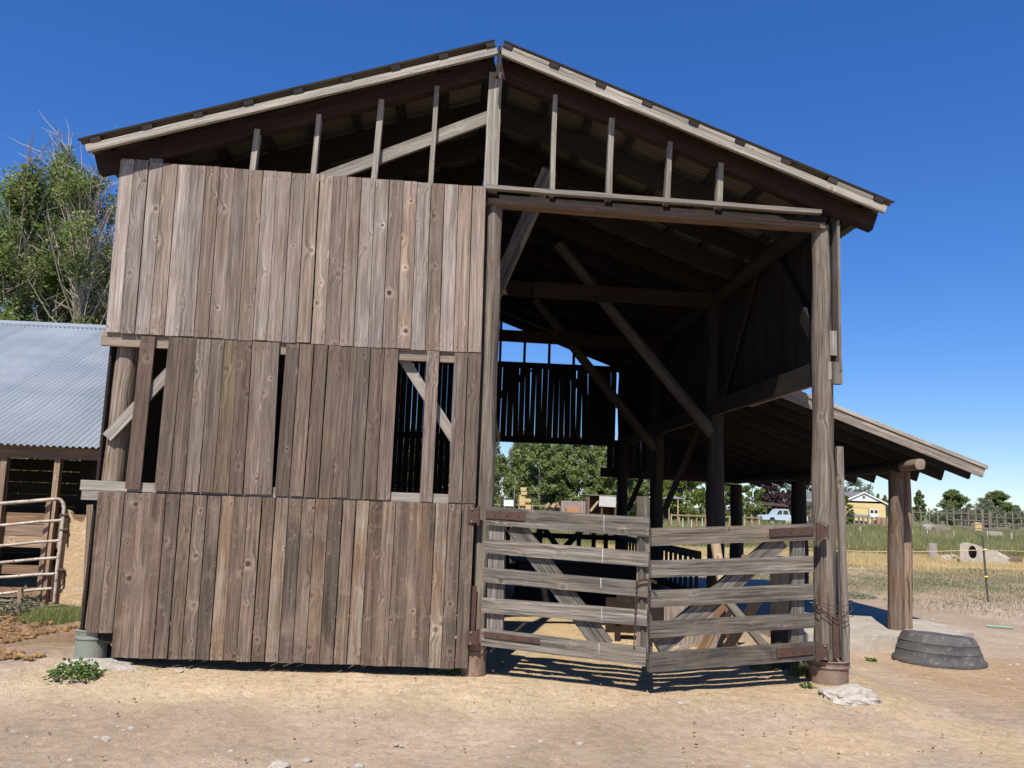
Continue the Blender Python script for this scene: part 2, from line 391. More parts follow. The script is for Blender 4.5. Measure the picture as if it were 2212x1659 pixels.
def lerp(a, b, t): return tuple(x+(y-x)*t for x, y in zip(a, b))
for y in gys:
    for x in gxs:
        z = gz(x, y); n1 = nz(x, y, .55); n2 = nz(x, y, 1.9, 5); n3 = nz(x, y, 6, 2)
        if y < 30 and abs(x) < 40:
            z += .022*n1+.014*n2+.006*n3
            if x < -3.3 and 7 < y < 11: z += .035*abs(n3)
            for hx, hy, hr, hd in HG.get((int(x*4), int(y*4)), ()):
                dd = math.hypot(x-hx, y-hy)/hr
                if dd < 1.6: z += -hd*max(0, 1-dd*dd)+.35*hd*max(0, 1-abs(dd-1.1)*2.2)
        c = lerp(DIRT, DIRT2, ss(-.3, .4, n1+.4*n2))
        if y < 16:
            strip = ss(6.3, 6.85, y+.3*n2+.15*n1)*(1-ss(7.4, 7.9, y))*ss(-3.7, -2.9, x)*(1-ss(.9, 1.8, x))
            c = lerp(c, BRIGHT, .75*strip)
            c = lerp(c, (.50, .365, .20), .5*ss(1.2, 3, x)*ss(-.1, .5, nz(x, y, 1.1, 8)+.3*n3)*(1-ss(7, 7.6, y)))
            inside = ss(7.2, 7.8, y+.2*n2)*ss(-3.2, -3, x)*(1-ss(3.3, 3.6, x))
            c = lerp(c, STRAW, .8*inside*ss(-.5, .3, n2+.4*n1+.3))
            gs = ss(6.3, 7, y+.3*n2)*(1-ss(8, 8.5, y))*ss(.9, 1.5, x)*(1-ss(3.6, 4.2, x)); c = lerp(c, lerp(DIRT, STRAW, .6), .6*gs)
            if x < -3.2: c = lerp(c, DUNG, .75*ss(7.6, 8.4, y+.5*n2)*(1-ss(10.8, 11.5, y)))
            pr = ss(4.3, 5.2, x+.4*n2)*(1-ss(7.5, 8.5, x))*ss(6.6, 7.4, y)*(1-ss(9, 10, y)); c = lerp(c, (.36, .235, .13), .6*pr)
        r_ = ss(4.2, 5.5, x)
        if y > 11:
            sp_ = ss(14.5, 18, y+1.5*n1); c = lerp(c, lerp((.27, .235, .135), (.36, .27, .16), ss(-.3, .4, n2+n1)), sp_*.85)
            dry = ss(23, 26.5, y+2*n1); c = lerp(c, (.50, .385, .20), dry)
            grn = ss(32.5, 36, y+2*n1); c = lerp(c, (.17, .185, .07), grn)
            behind = ss(15.5, 17.5, y+.5*n1)*(1-ss(24, 30, y))*(1-ss(3.0, 4.0, x)); c = lerp(c, (.15, .165, .06), .85*behind)
            far = ss(90, 160, y); c = lerp(c, (.16, .17, .08), far)
        gv.append((x, y, z)); gc.append((*c, 1))
nx, ny = len(gxs), len(gys)
idx = np.arange(nx*ny).reshape(ny, nx)
gf = np.stack([idx[:-1, :-1], idx[:-1, 1:], idx[1:, 1:], idx[1:, :-1]], -1).reshape(-1, 4)
q = NT('dirt_and_grass_ground')
gcol = q.attr('gcol', 'Color'); pos = q.n('ShaderNodeNewGeometry').outputs['Position']
na = q.noise(pos, 1.3, 6, .65); nb = q.noise(pos, 14, 6, .7); ncc = q.noise(pos, 90, 4, .7)
col = q.scale(gcol, q.math('MULTIPLY', q.mapr(na, .3, .7, .86, 1.12), q.math('MULTIPLY', q.mapr(nb, .28, .72, .80, 1.18), q.mapr(ncc, .25, .75, .6, 1.36))))
vo = q.n('ShaderNodeTexVoronoi', feature='F1'); q.l(pos, vo.inputs['Vector']); vo.inputs['Scale'].default_value = 30
vs = q.n('ShaderNodeSeparateColor'); q.l(vo.outputs['Color'], vs.inputs[0])
peb = q.math('MULTIPLY', q.mapr(vo.outputs['Distance'], .10, .2, 1, 0), q.mapr(vs.outputs[0], .78, .80, 0, 1))
col = q.mix(q.math('MULTIPLY', peb, .55), col, (.60, .50, .38))
dk = q.math('MULTIPLY', q.mapr(vo.outputs['Distance'], .06, .22, 1, 0), q.mapr(vs.outputs[1], .86, .9, 0, .5))
col = q.mix(dk, col, (.15, .095, .06))
v2 = q.n('ShaderNodeTexVoronoi', feature='SMOOTH_F1'); q.l(pos, v2.inputs['Vector']); v2.inputs['Scale'].default_value = 9; v2.inputs['Smoothness'].default_value = .6
q.bump(q.math('ADD', q.math('ADD', q.math('MULTIPLY', nb, .7), q.math('MULTIPLY', v2.outputs['Distance'], .6)), q.math('ADD', q.math('MULTIPLY', ncc, .25), q.math('MULTIPLY', peb, .25))), .7, .035)
M_ground = q.fin(col, .95, .12)
me = npmesh('ground', gv, gf, np.zeros(len(gf)), M_ground, 4)
ca = me.color_attributes.new('gcol', 'FLOAT_COLOR', 'POINT'); ca.data.foreach_set('color', np.array(gc, dtype=np.float32).ravel())
me.polygons.foreach_set('use_smooth', [True]*len(me.polygons))
ground = bpy.data.objects.new('ground', me); COL.objects.link(ground); tag(ground, kind='structure')

# ------------------------------------------------------------------ barn
D = 7.30
YF, YB = 7.30, 16.85                       # front and rear wall lines
XL, XR, XC = -3.08, 3.52, .24              # left, right wall, ridge
barn = empty('barn', (XC, D, .13), 'tall weathered timber barn with open gable and half of its front boarded', 'barn')
ZR = 5.93
def zr(x): return ZR-.36*(x-XC) if x > XC else ZR-.337*(XC-x)
def lerp2(a, b, t): return V(a)+(V(b)-V(a))*t

NAILS = MB()
def row(mat, tl, tr, br, bl, n, skip=(), yoff=0, jt=.003, jb=.005, shorts=(), tones=None, edges=None):
    """one course of upright boards on the front wall; corners measured on the plane y = D"""
    TL, TR, BR_, BL = (onY(*p, D) for p in (tl, tr, br, bl))
    m = MB()
    es = edges or [(i/n, (i+1)/n) for i in range(n)]
    for i, e4 in enumerate(es):
        a, b = e4[:2]; c4, d4 = e4[2:] if len(e4) == 4 else (a, b)
        g = .0042+random.random()*.0048
        a2 = a+(random.random()-.5)*.003; b2 = b
        t0 = lerp2(TL, TR, a2); t1 = lerp2(TL, TR, b2); b0 = lerp2(BL, BR_, c4+a2-a); b1 = lerp2(BL, BR_, d4)
        w = ((t1-t0).length+(b1-b0).length)/2-g
        top = (t0+t1)/2; bot = (b0+b1)/2
        dv = (top-bot).normalized()
        top = top+dv*(random.random()-.5)*2*jt; bot = bot+dv*(random.random()-.5)*2*jb
        if i in shorts: bot = bot+dv*.19
        y = D-.0125+yoff-random.random()*.007
        if random.random() < .12: y -= .008
        top.y = y+random.uniform(-.003, .003); bot.y = y+random.uniform(-.004, .003)
        m.plank(bot, top, w, .023, (0, 1, 0), None if tones is None else tones(i), segs=3, wob=.0015)
        for e_, d_ in ((top, -.05), (bot, .06)):
            for k_ in (-.3, .3):
                if random.random() < .2: continue
                c_ = e_+dv*(d_+random.uniform(-.015, .015))+V((k_*w, -.0125, 0)); h_ = random.uniform(.006, .022)
                NAILS.box(c_-V((.0025, .0012, h_)), c_+V((.0025, .001, .004)))
    return m.build('siding', mat, barn)

row(W_up, (262, 348), (1050, 406), (1040, 764), (229, 718), 26)
# middle course: single boards standing in the two open bays
def em(a, b, n):
    return [(a+(b-a)*i/n, a+(b-a)*(i+1)/n) for i in range(n)]
X0, X1 = 262., 1040.
fr = lambda x: (x-X0)/(X1-X0)
row(W_mid, (262, 724), (1040, 765), (1027, 1088), (226, 1055), 1,
    edges=[(fr(306), fr(337))]+[(a, b, c, d) for (a, b), (c, d) in zip(em(fr(366), fr(600), 8), em(fr(366), fr(609), 8))]+em(fr(613), fr(858), 8)+[(fr(918), fr(948))]+em(fr(980), fr(1040), 2))
row(W_low, (213, 1062), (1026, 1090), (1010, 1443), (181, 1416), 28, shorts=(0, 1))
# short tall patch boards beside the left corner top
def f(m):
    for a, b, yy in ((262, 294, 347), (295, 326, 349), (327, 349, 346)):
        p = onY((a+b)/2, yy+3, D); p.y = D-.006; m.plank(p-V((0, 0, .05)), p+V((0, 0, .022)), .12, .02, (0, 1, 0))
part('siding', W_up, barn, f)

NAILS.build('nails', M_rust, barn)['kind'] = 'stuff'

# girts behind the boards
def f(m):
    m.plank((-3.2, D+.028, 2.965), (.2, D+.028, 2.955), .12, .045, (0, 1, 0), .8, wob=.004, segs=6)
part('girt', W_girt, barn, f)
def f(m): m.plank((-3.24, D+.03, 1.665), (.2, D+.03, 1.655), .085, .05, (0, 1, 0), wob=.006, segs=6)
part('girt', W_stud, barn, f)
def f(m): m.plank((-3.22, D+.025, 1.58), (.2, D+.025, 1.57), .075, .05, (0, 1, 0), wob=.006, segs=6)
part('girt', W_stud, barn, f)
def f(m): m.plank((-3.1, D+.03, 4.52), (.2, D+.03, 4.5), .1, .045, (0, 1, 0))
part('girt', W_in, barn, f)
def f(m): m.plank((-3.0, D+.05, .40), (.2, D+.05, .38), .12, .05, (0, 1, 0))
part('girt', W_in, barn, f)
# braces seen in the two open bays
def f(m): m.plank(onY(232, 945, D+.03), onY(420, 748, D+.03), .095, .035, (0, 1, 0))
part('brace', W_stud, barn, f)
def f(m): m.plank(onY(868, 770, D+.1), onY(1005, 985, D+.1), .095, .035, (0, 1, 0))
part('brace', W_stud, barn, f)

# posts
def post(p0, p1, r, mat=W_log, **k):
    return part('post', mat, barn, lambda m: m.log(p0, p1, r, r*.9, segs=24, sides=18, **k), True)
post((-3.05, D+.17, .45), (-3.0, D+.17, 4.6), .105)
post((.285, D+.16, .40), (.262, D+.15, 4.46), .092, wob=.013)
post((3.455, D+.13, .33), (3.505, D+.13, 4.44), .098, wob=.018)
for y in (10.7, 13.85, YB-.1):
    post((3.5, y, .1), (3.5, y, 4.5), .12, W_in, wob=.02)
    post((-3.0, y, .1), (-3.0, y, 4.5), .1, W_in)
    post((.25, y, .1), (.25, y, 5.7), .1, W_in)
# footings
def pot(c, r0, r1, h, mat, y):
    o = part('footing', mat, barn, lambda m: m.lathe([(r0*.97, -.05), (r0, 0), (r0*.98, h*.3), (r1*1.0, h*.72), (r1*1.07, h*.74), (r1*1.07, h*.8), (r1, h*.82), (r1*1.01, h*.95), (r1*1.08, h), (r1*.98, h+.008), (r1*.9, h-.01), (.01, h-.01)], c, 36, wob=.03), True)
    return o
pot((-3.05, D+.12, .17), .128, .125, .27, M_potG, 0)
pot((.235, D+.13, .1), .12, .115, .30, M_potR, 0)
pot((3.47, D+.1, .12), .17, .172, .21, M_potR, 0)

# front beam over the opening
def f(m): m.plank((.17, D-.045, 4.575), (3.42, D-.045, 4.525), .042, .06, (0, 1, 0), .4, segs=10, wob=.006)
part('beam', W_stud, barn, f)
def f(m): m.plank((.16, D+.10, 4.525), (3.45, D+.10, 4.475), .07, .045, (0, 1, 0), .3, segs=10, wob=.004)
part('beam', W_in, barn, f)  # shadowed face of the beam; the shade is put into its dark wood
def f(m): m.plank((.16, D+.095, 4.475), (3.5, D+.095, 4.42), .055, .15, (0, 1, 0), .4, segs=14, wob=.006)
part('beam', W_shed, barn, f)
# gable studs, king post, brace
for (x0, zb, zt) in ((-2.0, 4.55, zr(-2)-.19), (-1.44, 4.55, zr(-1.44)-.19), (-.87, 4.55, zr(-.87)-.19), (-.35, 4.55, zr(-.35)-.19),
                    (.81, 4.555, zr(.81)-.19), (1.37, 4.55, zr(1.37)-.19), (1.935, 4.54, zr(1.935)-.19), (2.45, 4.535, zr(2.45)-.19)):
    def f(m):
        m.plank((x0+random.uniform(-.015, .015), D+.045, zb), (x0+random.uniform(0, .02), D+.045, zt+.05), random.uniform(.042, .055), .075, (0, 1, 0), segs=8, wob=.004)
    part('gable_stud', W_stud, barn, f)
part('king_post', W_stud, barn, lambda m: m.plank((.215, D+.03, 4.56), (.225, D+.03, 5.76), .125, .09, (0, 1, 0), .1, segs=12, wob=.01))
part('ridge_board', W_in, barn, lambda m: m.plank((.235, D-.17, 5.62), (.25, D-.17, 5.93), .035, .05, (0, 1, 0), .5))
part('brace', W_stud, barn, lambda m: m.plank((-1.62, D+.105, 4.5), (.2, D+.105, 5.36), .118, .045, (0, 1, 0), .3, segs=6, wob=.004))
# plank brace between opening beam and centre post
part('brace', W_grey, barn, lambda m: m.plank((.82, D+.42, 4.98), (.3, D+1.5, 3.8), .16, .045, (.35, 1, 0), .3, segs=5, wob=.006))

# rafters
ry = [7.365]+list(np.linspace(8.15, YB-.8, 11))+[YB+.02]
for k, y in enumerate(ry):
    for sgn in (-1, 1):
        xe = 4.0 if sgn > 0 else -3.42
        xr = XC+.012*sgn
        dep = .185 if k == 0 else .235
        def f(m):
            a = V((xr, y, zr(xr)-dep/2-.006)); b = V((xe, y, zr(xe)-dep/2-.006))
            m.plank(a, b, dep*.96, .075 if k else .09, (0, 1, 0), segs=16, wob=.022 if k == 0 else .008)
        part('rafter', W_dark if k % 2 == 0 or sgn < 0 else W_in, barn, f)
# purlins
pit = {1: math.atan(.36), -1: math.atan(.337)}
for sgn in (-1, 1):
    xe = 3.97 if sgn > 0 else -3.40
    for i in range(9):
        x = XC+.075*sgn+(xe-XC-.13*sgn)*i/8
        n = V((math.sin(pit[sgn])*sgn, 0, math.cos(pit[sgn])))
        def f(m):
            p = V((x, 0, zr(x)))+n*.0235
            m.plank(p+V((0, 7.098-random.random()*.006, 0)), p+V((0, YB+.25, 0)), .088, .046, n, .3+.5*random.random())
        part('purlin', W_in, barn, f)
    # fascia board under purlin ends, filler pieces on the right-hand verge
    def f(m):
        xa = XC+.03*sgn; dr = V((xe+.04*sgn-xa, 0, zr(xe+.04*sgn)-zr(xa)))
        a = V((xa, 7.125, zr(xa)))-n*.036; m.plank(a, a+dr, .068, .04, (0, 1, 0), .5, segs=14, wob=.003)
    part('fascia_board', W_stud, barn, f)
    if sgn > 0:
        for i in range(8):
            if i == 6: continue
            xs = XC+.075+(xe-XC-.13)*i/8+.05; x2 = XC+.075+(xe-XC-.13)*(i+1)/8-.05
            a = V((xs, 7.116, zr(xs)))+n*.022; b = V((x2, 7.116, zr(x2)))+n*.022
            part('verge_filler', W_stud, barn, lambda m: m.plank(a, b, .038, .025, (0, 1, 0)))
    # corrugated sheets
    def f(m):
        xa = XC+.025*sgn; xb = xe+.085*sgn
        yy = np.arange(7.085, YB+.32, .0125); b0 = len(m.v)
        for j, y in enumerate(yy):
            h = .058+.011*math.sin(2*math.pi*y/.075)
            for kx in range(4):
                x = xa+(xb-xa)*kx/3; m.v.append(V((x, y, zr(x)))+n*(h+.004*nz(x*3, y*.7, 1, 4)))
        for j in range(len(yy)-1):
            for kx in range(3):
                a = b0+j*4+kx; m.face((a, a+1, a+5, a+4), ((kx, yy[j]), (kx+1, yy[j]), (kx+1, yy[j+1]), (kx, yy[j+1])), .4+.3*nz(int(yy[j]/.7), kx, 3.3))
    part('roof_panel', M_under, barn, f, True)

# tie beams and log braces of the two inner frames and rear frame
for y in (10.7, 13.85):
    part('tie_beam', W_dark, barn, lambda m: m.plank((-3.05, y-.1, 4.55), (1.9, y-.1, 4.5), .2, .055, (0, 1, 0), .2))
    part('tie_beam', W_dark, barn, lambda m: m.plank((.95, y-.155, 4.5), (3.5, y-.155, 4.47), .2, .05, (0, 1, 0), .5))
    part('brace', W_brace, barn, lambda m: m.log((3.5, y-.02, 2.62), (1.28, y-.02, 5.2), .088, .075, segs=16, sides=12, bend=.03), True)
    part('brace', W_in, barn, lambda m: m.log((-2.9, y+.05, 2.7), (-1.0, y+.05, 5.1), .08, .07, segs=10, sides=10), True)
# right side wall: plate, siding, lower beam, knee braces
part('beam', W_in, barn, lambda m: m.log((3.47, 7.42, 4.53), (3.47, YB, 4.53), .1, .095, segs=20, sides=12, bend=.02), True)
part('beam', W_in, barn, lambda m: m.plank((3.45, 7.4, 2.99), (3.45, YB, 2.97), .2, .07, (1, 0, 0), .6, segs=12, wob=.012))
part('beam', W_grey, barn, lambda m: m.plank((3.535, 7.33, 2.99), (3.535, 9.5, 2.98), .17, .07, (1, 0, 0), .9))
def wall_x(m, X, y0, y1, z0, z1, gap=.006, wd=.125):
    y = y0
    while y < y1:
        w = wd*random.uniform(.92, 1.08); dz = random.uniform(-.02, .02)
        if True:
            m.plank((X+random.uniform(-.006, .006), y+w/2, z0+dz), (X+random.uniform(-.006, .006), y+w/2, z1+random.uniform(-.02, .02)), w-gap*random.uniform(.1, 1.5), .022, (1, 0, 0))
        y += w
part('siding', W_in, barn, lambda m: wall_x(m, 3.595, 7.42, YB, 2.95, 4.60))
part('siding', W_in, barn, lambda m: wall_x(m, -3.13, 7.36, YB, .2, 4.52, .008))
part('corner_board', W_grey, barn, lambda m: m.plank((3.60, 7.35, 2.98), (3.615, 7.35, 4.47), .12, .025, (1, 0, 0), .3))
part('blocking', W_stud, barn, lambda m: m.plank((3.56, D+.06, 3.14), (3.56, D+.06, 3.38), .075, .05, (0, 1, 0), .8, segs=4, wob=.012))
part('blocking', W_grey, barn, lambda m: m.plank((3.575, D+.03, 2.86), (3.575, D+.03, 3.07), .09, .07, (0, 1, 0), .4))
part('brace', W_in, barn, lambda m: m.plank((3.5, 7.5, 3.25), (3.5, 8.55, 4.45), .15, .045, (1, 0, 0), .8))
part('brace', W_in, barn, lambda m: m.plank((3.5, 10.5, 3.0), (3.5, 9.15, 4.45), .08, .04, (1, 0, 0), .4))
part('brace', W_in, barn, lambda m: m.plank((3.5, 13.6, 3.0), (3.5, 12.2, 4.45), .09, .04, (1, 0, 0), .4))
# light board standing beside the right corner post
part('corner_board', W_grey, barn, lambda m: m.plank((3.60, D+.03, .30), (3.585, D+.03, 2.27), .062, .04, (0, 1, 0), .7, segs=10, wob=.003))
part('corner_board', W_grey, barn, lambda m: m.plank((3.72, 7.75, .15), (3.70, 7.75, 1.28), .09, .05, (0, 1, 0), .4, segs=6, wob=.008))
# rear wall
def rear(m):
    x = .3
    while x < 3.28:
        w = .122*random.uniform(.95, 1.05); g = random.choice((.001, .002, .004, .006, .009, .012))
        sl = random.uniform(-.008, .008)
        m.plank((x+w/2+sl, YB+.02, 2.93+random.uniform(-.01, .01)), (x+w/2-sl, YB+.02, 4.5), w-g, .022, (0, 1, 0)); x += w
    m.plank((3.32, YB+.02, 2.93), (3.34, YB+.02, 4.45), .06, .02, (0, 1, 0))
    m.plank((3.64, YB+.02, 2.6), (3.60, YB+.02, 4.4), .05, .02, (0, 1, 0))
    x = -3.05
    while x < .28:
        w = .122*random.uniform(.95, 1.05); g = random.choice((.001, .002, .004, .006, .009, .012))
        m.plank((x+w/2, YB+.04, .3+random.uniform(-.05, .05)), (x+w/2, YB+.04, zr(x+w/2)-.05), w-g, .022, (0, 1, 0)); x += w
part('siding', W_in, barn, rear)
for z, h in ((4.53, .12), (2.95, .13)):
    part('girt', W_dark, barn, lambda m: m.plank((-3.05, YB-.03, z), (3.5, YB-.03, z), h, .06, (0, 1, 0)))
for x in (-2, -1.44, -.87, -.3, .85, 1.37, 1.9, 2.43):
    part('gable_stud', W_in, barn, lambda m: m.plank((x, YB, 4.5), (x, YB, zr(x)-.1), .05, .08, (0, 1, 0)))
part('brace', W_in, barn, lambda m: m.plank((.35, YB-.06, 3.35), (1.5, YB-.06, 4.45), .12, .04, (0, 1, 0)))
part('brace', W_in, barn, lambda m: m.plank((3.3, YB-.06, 3.1), (2.3, YB-.06, 4.45), .12, .04, (0, 1, 0)))

# ------------------------------------------------------------------ lean-to (fixed to the barn)
def zl(x): return 2.32+.35*(6.68-x)
LN = V((.35, 0, 1)).normalized()
def f(m):
    ys = np.arange(9.85, 17.15, .14)
    for j, y in enumerate(ys):
        g = .008 if random.random() < .3 else .002
        a = V((3.63, y+.07, zl(3.63)-.012)); b = V((6.71+random.uniform(-.01, .02), y+.07, zl(6.71)-.012))
        if random.random() < .35:
            c = a+(b-a)*random.uniform(.5, .85); e = (b-a).normalized()*.03
            m.plank(a, c, .14-g, .02, LN); m.plank(c+e*random.uniform(.3, 1.6), b, .14-g, .02, LN)
        else: m.plank(a, b, .14-g, .02, LN)
part('lean_to_roof', W_in, barn, f)
part('lean_to_roof_cover', M_under, barn, lambda m: m.prism([(5.6, 9.86, zl(5.6)+.002), (6.73, 9.86, zl(6.73)+.002), (6.73, 17.15, zl(6.73)+.002), (5.6, 17.15, zl(5.6)+.002)], LN*.006))
part('lean_to_fascia', W_grey, barn, lambda m: m.plank(V((3.66, 9.83, zl(3.66)))-LN*.075, V((6.72, 9.83, zl(6.72)))-LN*.075, .15, .04, (0, 1, 0), .5, segs=8, wob=.003))
part('lean_to_fascia', W_stud, barn, lambda m: m.plank(V((3.66, 9.815, zl(3.66)))-LN*.01, V((6.74, 9.815, zl(6.74)))-LN*.01, .045, .045, (0, 1, 0), .5))
for j in range(13):
    y = 9.92+j*.59
    def f(m):
        xe = 6.62
        a = V((3.63, y, zl(3.63)))-LN*.12; b = V((xe, y, zl(xe)))-LN*.12
        m.plank(a, b, .19, .045, (0, 1, 0), segs=3, wob=.005)
    part('lean_to_rafter', W_in, barn, f)
part('lean_to_beam', W_in, barn, lambda m: m.log((5.80, 10.0, 2.28), (6.0, 17.0, 2.28), .075, .08, segs=18, sides=14, bend=.015), True)
part('lean_to_beam', W_log, barn, lambda m: m.log((5.785, 9.70, 2.29), (5.80, 10.1, 2.283), .070, .073, segs=4, sides=16), True)  # sunlit log end in paler wood; the shaded run behind has shade-darkened wood
def f(m):
    m.log((5.77, 10.36, .19), (5.84, 10.36, 2.25), .105, .09, segs=24, sides=16, wob=.012, tone=.85)
    m.log((5.965, 10.46, .19), (6.025, 10.46, 2.27), .078, .072, segs=24, sides=16, wob=.014, tone=.9)
part('lean_to_post', W_log, barn, f, True)
for y in (13.6, 16.7):
    part('lean_to_post', W_in, barn, lambda m: m.log((5.92, y, .1), (5.92, y, 2.17), .14, .12, segs=14, sides=14, wob=.015), True)
def f(m):
    x = 3.2
    while x < 6.2:
        w = .15*random.uniform(.9, 1.1); zt = min(zl(x+w)-.15, 3.4) if x > 3.6 else 2.95
        m.plank((x+w/2, YB+.1, 2.3), (x+w/2, YB+.1, max(zt, 2.36)), w-.006, .022, (0, 1, 0)); x += w
part('siding', W_in, barn, f)
part('beam', W_in, barn, lambda m: m.plank((3.06, YB+.04, 2.335), (6.05, YB+.04, 2.30), .19, .06, (0, 1, 0)))
for y in (13.85, YB-.1):
    part('brace', W_in, barn, lambda m: m.plank((3.62, y, 1.55), (4.25, y, 3.05), .1, .05, (0, 1, 0)))
# slab
m = MB(); m.prism([(3.95, 9.74, -.1), (5.95, 9.74, -.1), (6.75, 10.25, -.1), (6.75, 17.2, -.1), (3.95, 17.2, -.1)], (0, 0, .295))
tag(m.build('concrete_slab', M_conc), kind='structure')

# ------------------------------------------------------------------ gates
def gate(name, label, A, B, rails, stiles, brace, hinges, hx, drips=()):
    t = empty(name, ((A[0]+B[0])/2, (A[1]+B[1])/2, .13), label, 'gate', 'rail gates closing the barn opening')
    n = V((B[1]-A[1], -(B[0]-A[0]), 0)).normalized()
    if n.y > 0: n = -n                     # towards the viewer
    for (x0, ya, yb, x1, yc, yd) in rails:
        p0 = (onPl(x0, ya, A, B)+onPl(x0, yb, A, B))/2; p1 = (onPl(x1, yc, A, B)+onPl(x1, yd, A, B))/2
        w = ((onPl(x0, ya, A, B)-onPl(x0, yb, A, B)).length+(onPl(x1, yc, A, B)-onPl(x1, yd, A, B)).length)/2
        def f(m): m.plank(p0, p1, w, .04, n, segs=14, wob=.0035)
        rl = part('rail', W_gate, t, f)
        for q_ in drips:
            c_ = p0+(p1-p0)*(q_+random.uniform(-.006, .006))+n*.0235; h_ = w*random.uniform(.25, .48)
            part('white_streak', M_white, rl, lambda m: m.plank(c_+V((0, 0, w*.47)), c_+V((random.uniform(-.004, .004), 0, w*.47-h_*2)), random.uniform(.003, .006), .002, n, taper=.4))
    for (x0, y0, x1, y1, w, off) in stiles:
        def f(m): m.plank(onPl(x0, y0, A, B)+n*off, onPl(x1, y1, A, B)+n*off, w, .045, n, segs=8, wob=.005)
        part('stile', W_gate, t, f)
    x0, y0, x1, y1, w = brace
    part('brace', W_gate, t, lambda m: m.plank(onPl(x0, y0, A, B)-n*.0445, onPl(x1, y1, A, B)-n*.0445, w, .04, n, segs=6, wob=.004))
    for (x0, y0, x1, y1, w, px, pl) in hinges:
        a = onPl(x0, y0, A, B)+n*.028; b = onPl(x1, y1, A, B)+n*.028
        h = part('hinge', M_rust, t, lambda m: m.plank(a, b, w, .012, n))
        c = onPl(px, (y0+y1)/2, A, B)+n*.03
        def f(m):
            m.tube([c+V((0, 0, -pl)), c+V((0, 0, pl))], .016, 10)
            s_ = 1 if px > x0 else -1
            e = V((hx*s_, 0, 0))
            m.plank(c+V((.05*s_, -.012, -pl*.8)), c+V((.05*s_, -.012, pl*.8)), .085, .014, (0, 1, 0))
        part('hinge_plate', M_rust, h, f)
        s_ = 1 if px > x0 else -1
        for dz in (-.65, .65): part('bolt', M_bolt, h, lambda m: m.log(c+V((.06*s_, -.015, pl*dz)), c+V((.06*s_, -.032, pl*dz)), .012, .009, 1, 8, 0))
        for q in (.15, .45, .75):
            pp = a+(b-a)*q; part('bolt', M_rust, h, lambda m: m.log(pp, pp+n*.014, .010, .007, 1, 8, 0))
    return t
GA, GM, GB = (.30, 7.27), (1.625, 6.74), (3.30, 7.27)
gl = gate('wooden_gate', 'grey five-rail board gate with rusty strap hinges, on the centre post beside the siding', GA, GM,
     [(1050, 1094, 1134, 1403, 1119, 1159), (1047, 1164, 1194, 1402, 1192, 1225), (1044, 1226, 1257, 1400, 1257, 1290), (1042, 1291, 1322, 1398, 1318, 1352), (1041, 1358, 1392, 1396, 1398, 1440)],
     [(1066, 1375, 1072, 1100, .15, -.045), (1386, 1425, 1389, 1125, .105, -.047)],
     (1305, 1400, 1108, 1135, .165),
     [(1136, 1116, 1052, 1110, .07, 1036, .085), (1168, 1384, 1048, 1369, .045, 1034, .07)], -.05, (.735,))
gr = gate('wooden_gate', 'grey five-rail board gate with a tall end stile, hung on the right corner post', GM, GB,
     [(1405, 1141, 1180, 1756, 1132, 1166), (1405, 1213, 1246, 1754, 1200, 1236), (1404, 1276, 1312, 1754, 1262, 1294), (1402, 1344, 1377, 1756, 1323, 1356), (1400, 1410, 1452, 1758, 1386, 1424)],
     [(1403, 1440, 1395, 1072, .098, -.05), (1727, 1400, 1730, 1150, .135, -.046)],
     (1425, 1400, 1695, 1165, .17),
     [(1658, 1151, 1752, 1146, .07, 1762, .085), (1673, 1410, 1752, 1403, .07, 1760, .085)], .05)
# chain
m = MB()
cen = V((GM[0], GM[1], 0))
pts = []
for k in range(30):
    q = k/29; p = onPl(1373-6*q, 1257+133*q, GA, GM)+V((0, -.05, 0)); pts.append(p)
for k in range(26):
    q = k/25; p = onPl(1399-8*math.sin(q*3)*.2, 1257+125*q, GA, GM)+V((0, -.055, 0)); pts.append(p)
for i, p in enumerate(pts):
    an = 0 if i % 2 else math.pi/2
    e = V((math.cos(an), math.sin(an), 0))
    m.tube([p+e*.007*math.cos(t)+V((0, 0, .0125*math.sin(t))) for t in np.linspace(0, 2*math.pi, 9)], .0026, 5)
for k in range(12):
    q = k/11; p = onPl(1372+40*q, 1257-6*math.sin(q*3.1), GA, GM)+V((0, -.055, 0))
    m.tube([p+V((.011*math.cos(t), 0, .009*math.sin(t))) for t in np.linspace(0, 2*math.pi, 9)], .0035, 5)
tag(m.build('chain', M_rust, base=pts[0]), 'rusty chain hanging where the two gates meet', 'chain')
# wire round the right post
m = MB()
for k in range(3):
    z0 = .74+.05*k; pts = []
    for t in np.linspace(0, 2*math.pi, 30):
        pts.append(V((3.525+.165*math.cos(t), D+.08+.15*math.sin(t), z0+.02*math.sin(t*2+k)+.02*nz(k, t, 1))))
    m.tube(pts, .0035, 5)
for k in range(1):
    m.tube([V((3.56+.03*k, D-.09, .8-.02*k)), V((3.58+.02*k, D-.10, .65)), V((3.57+.04*k, D-.1, .5))], .003, 5)
tag(m.build('tie_wire', M_rust, base=(3.5, D, .7)), 'rusty wire wrapped round the foot of the right corner post', 'wire')
part('post_bracket', M_rust, barn, lambda m: m.plank((3.50, D+.005, .36), (3.50, D+.005, .72), .055, .014, (0, 1, 0)))
part('post_bracket', M_rust, barn, lambda m: m.plank((.21, D+.03, .42), (.215, D+.03, .9), .05, .014, (0, 1, 0)))

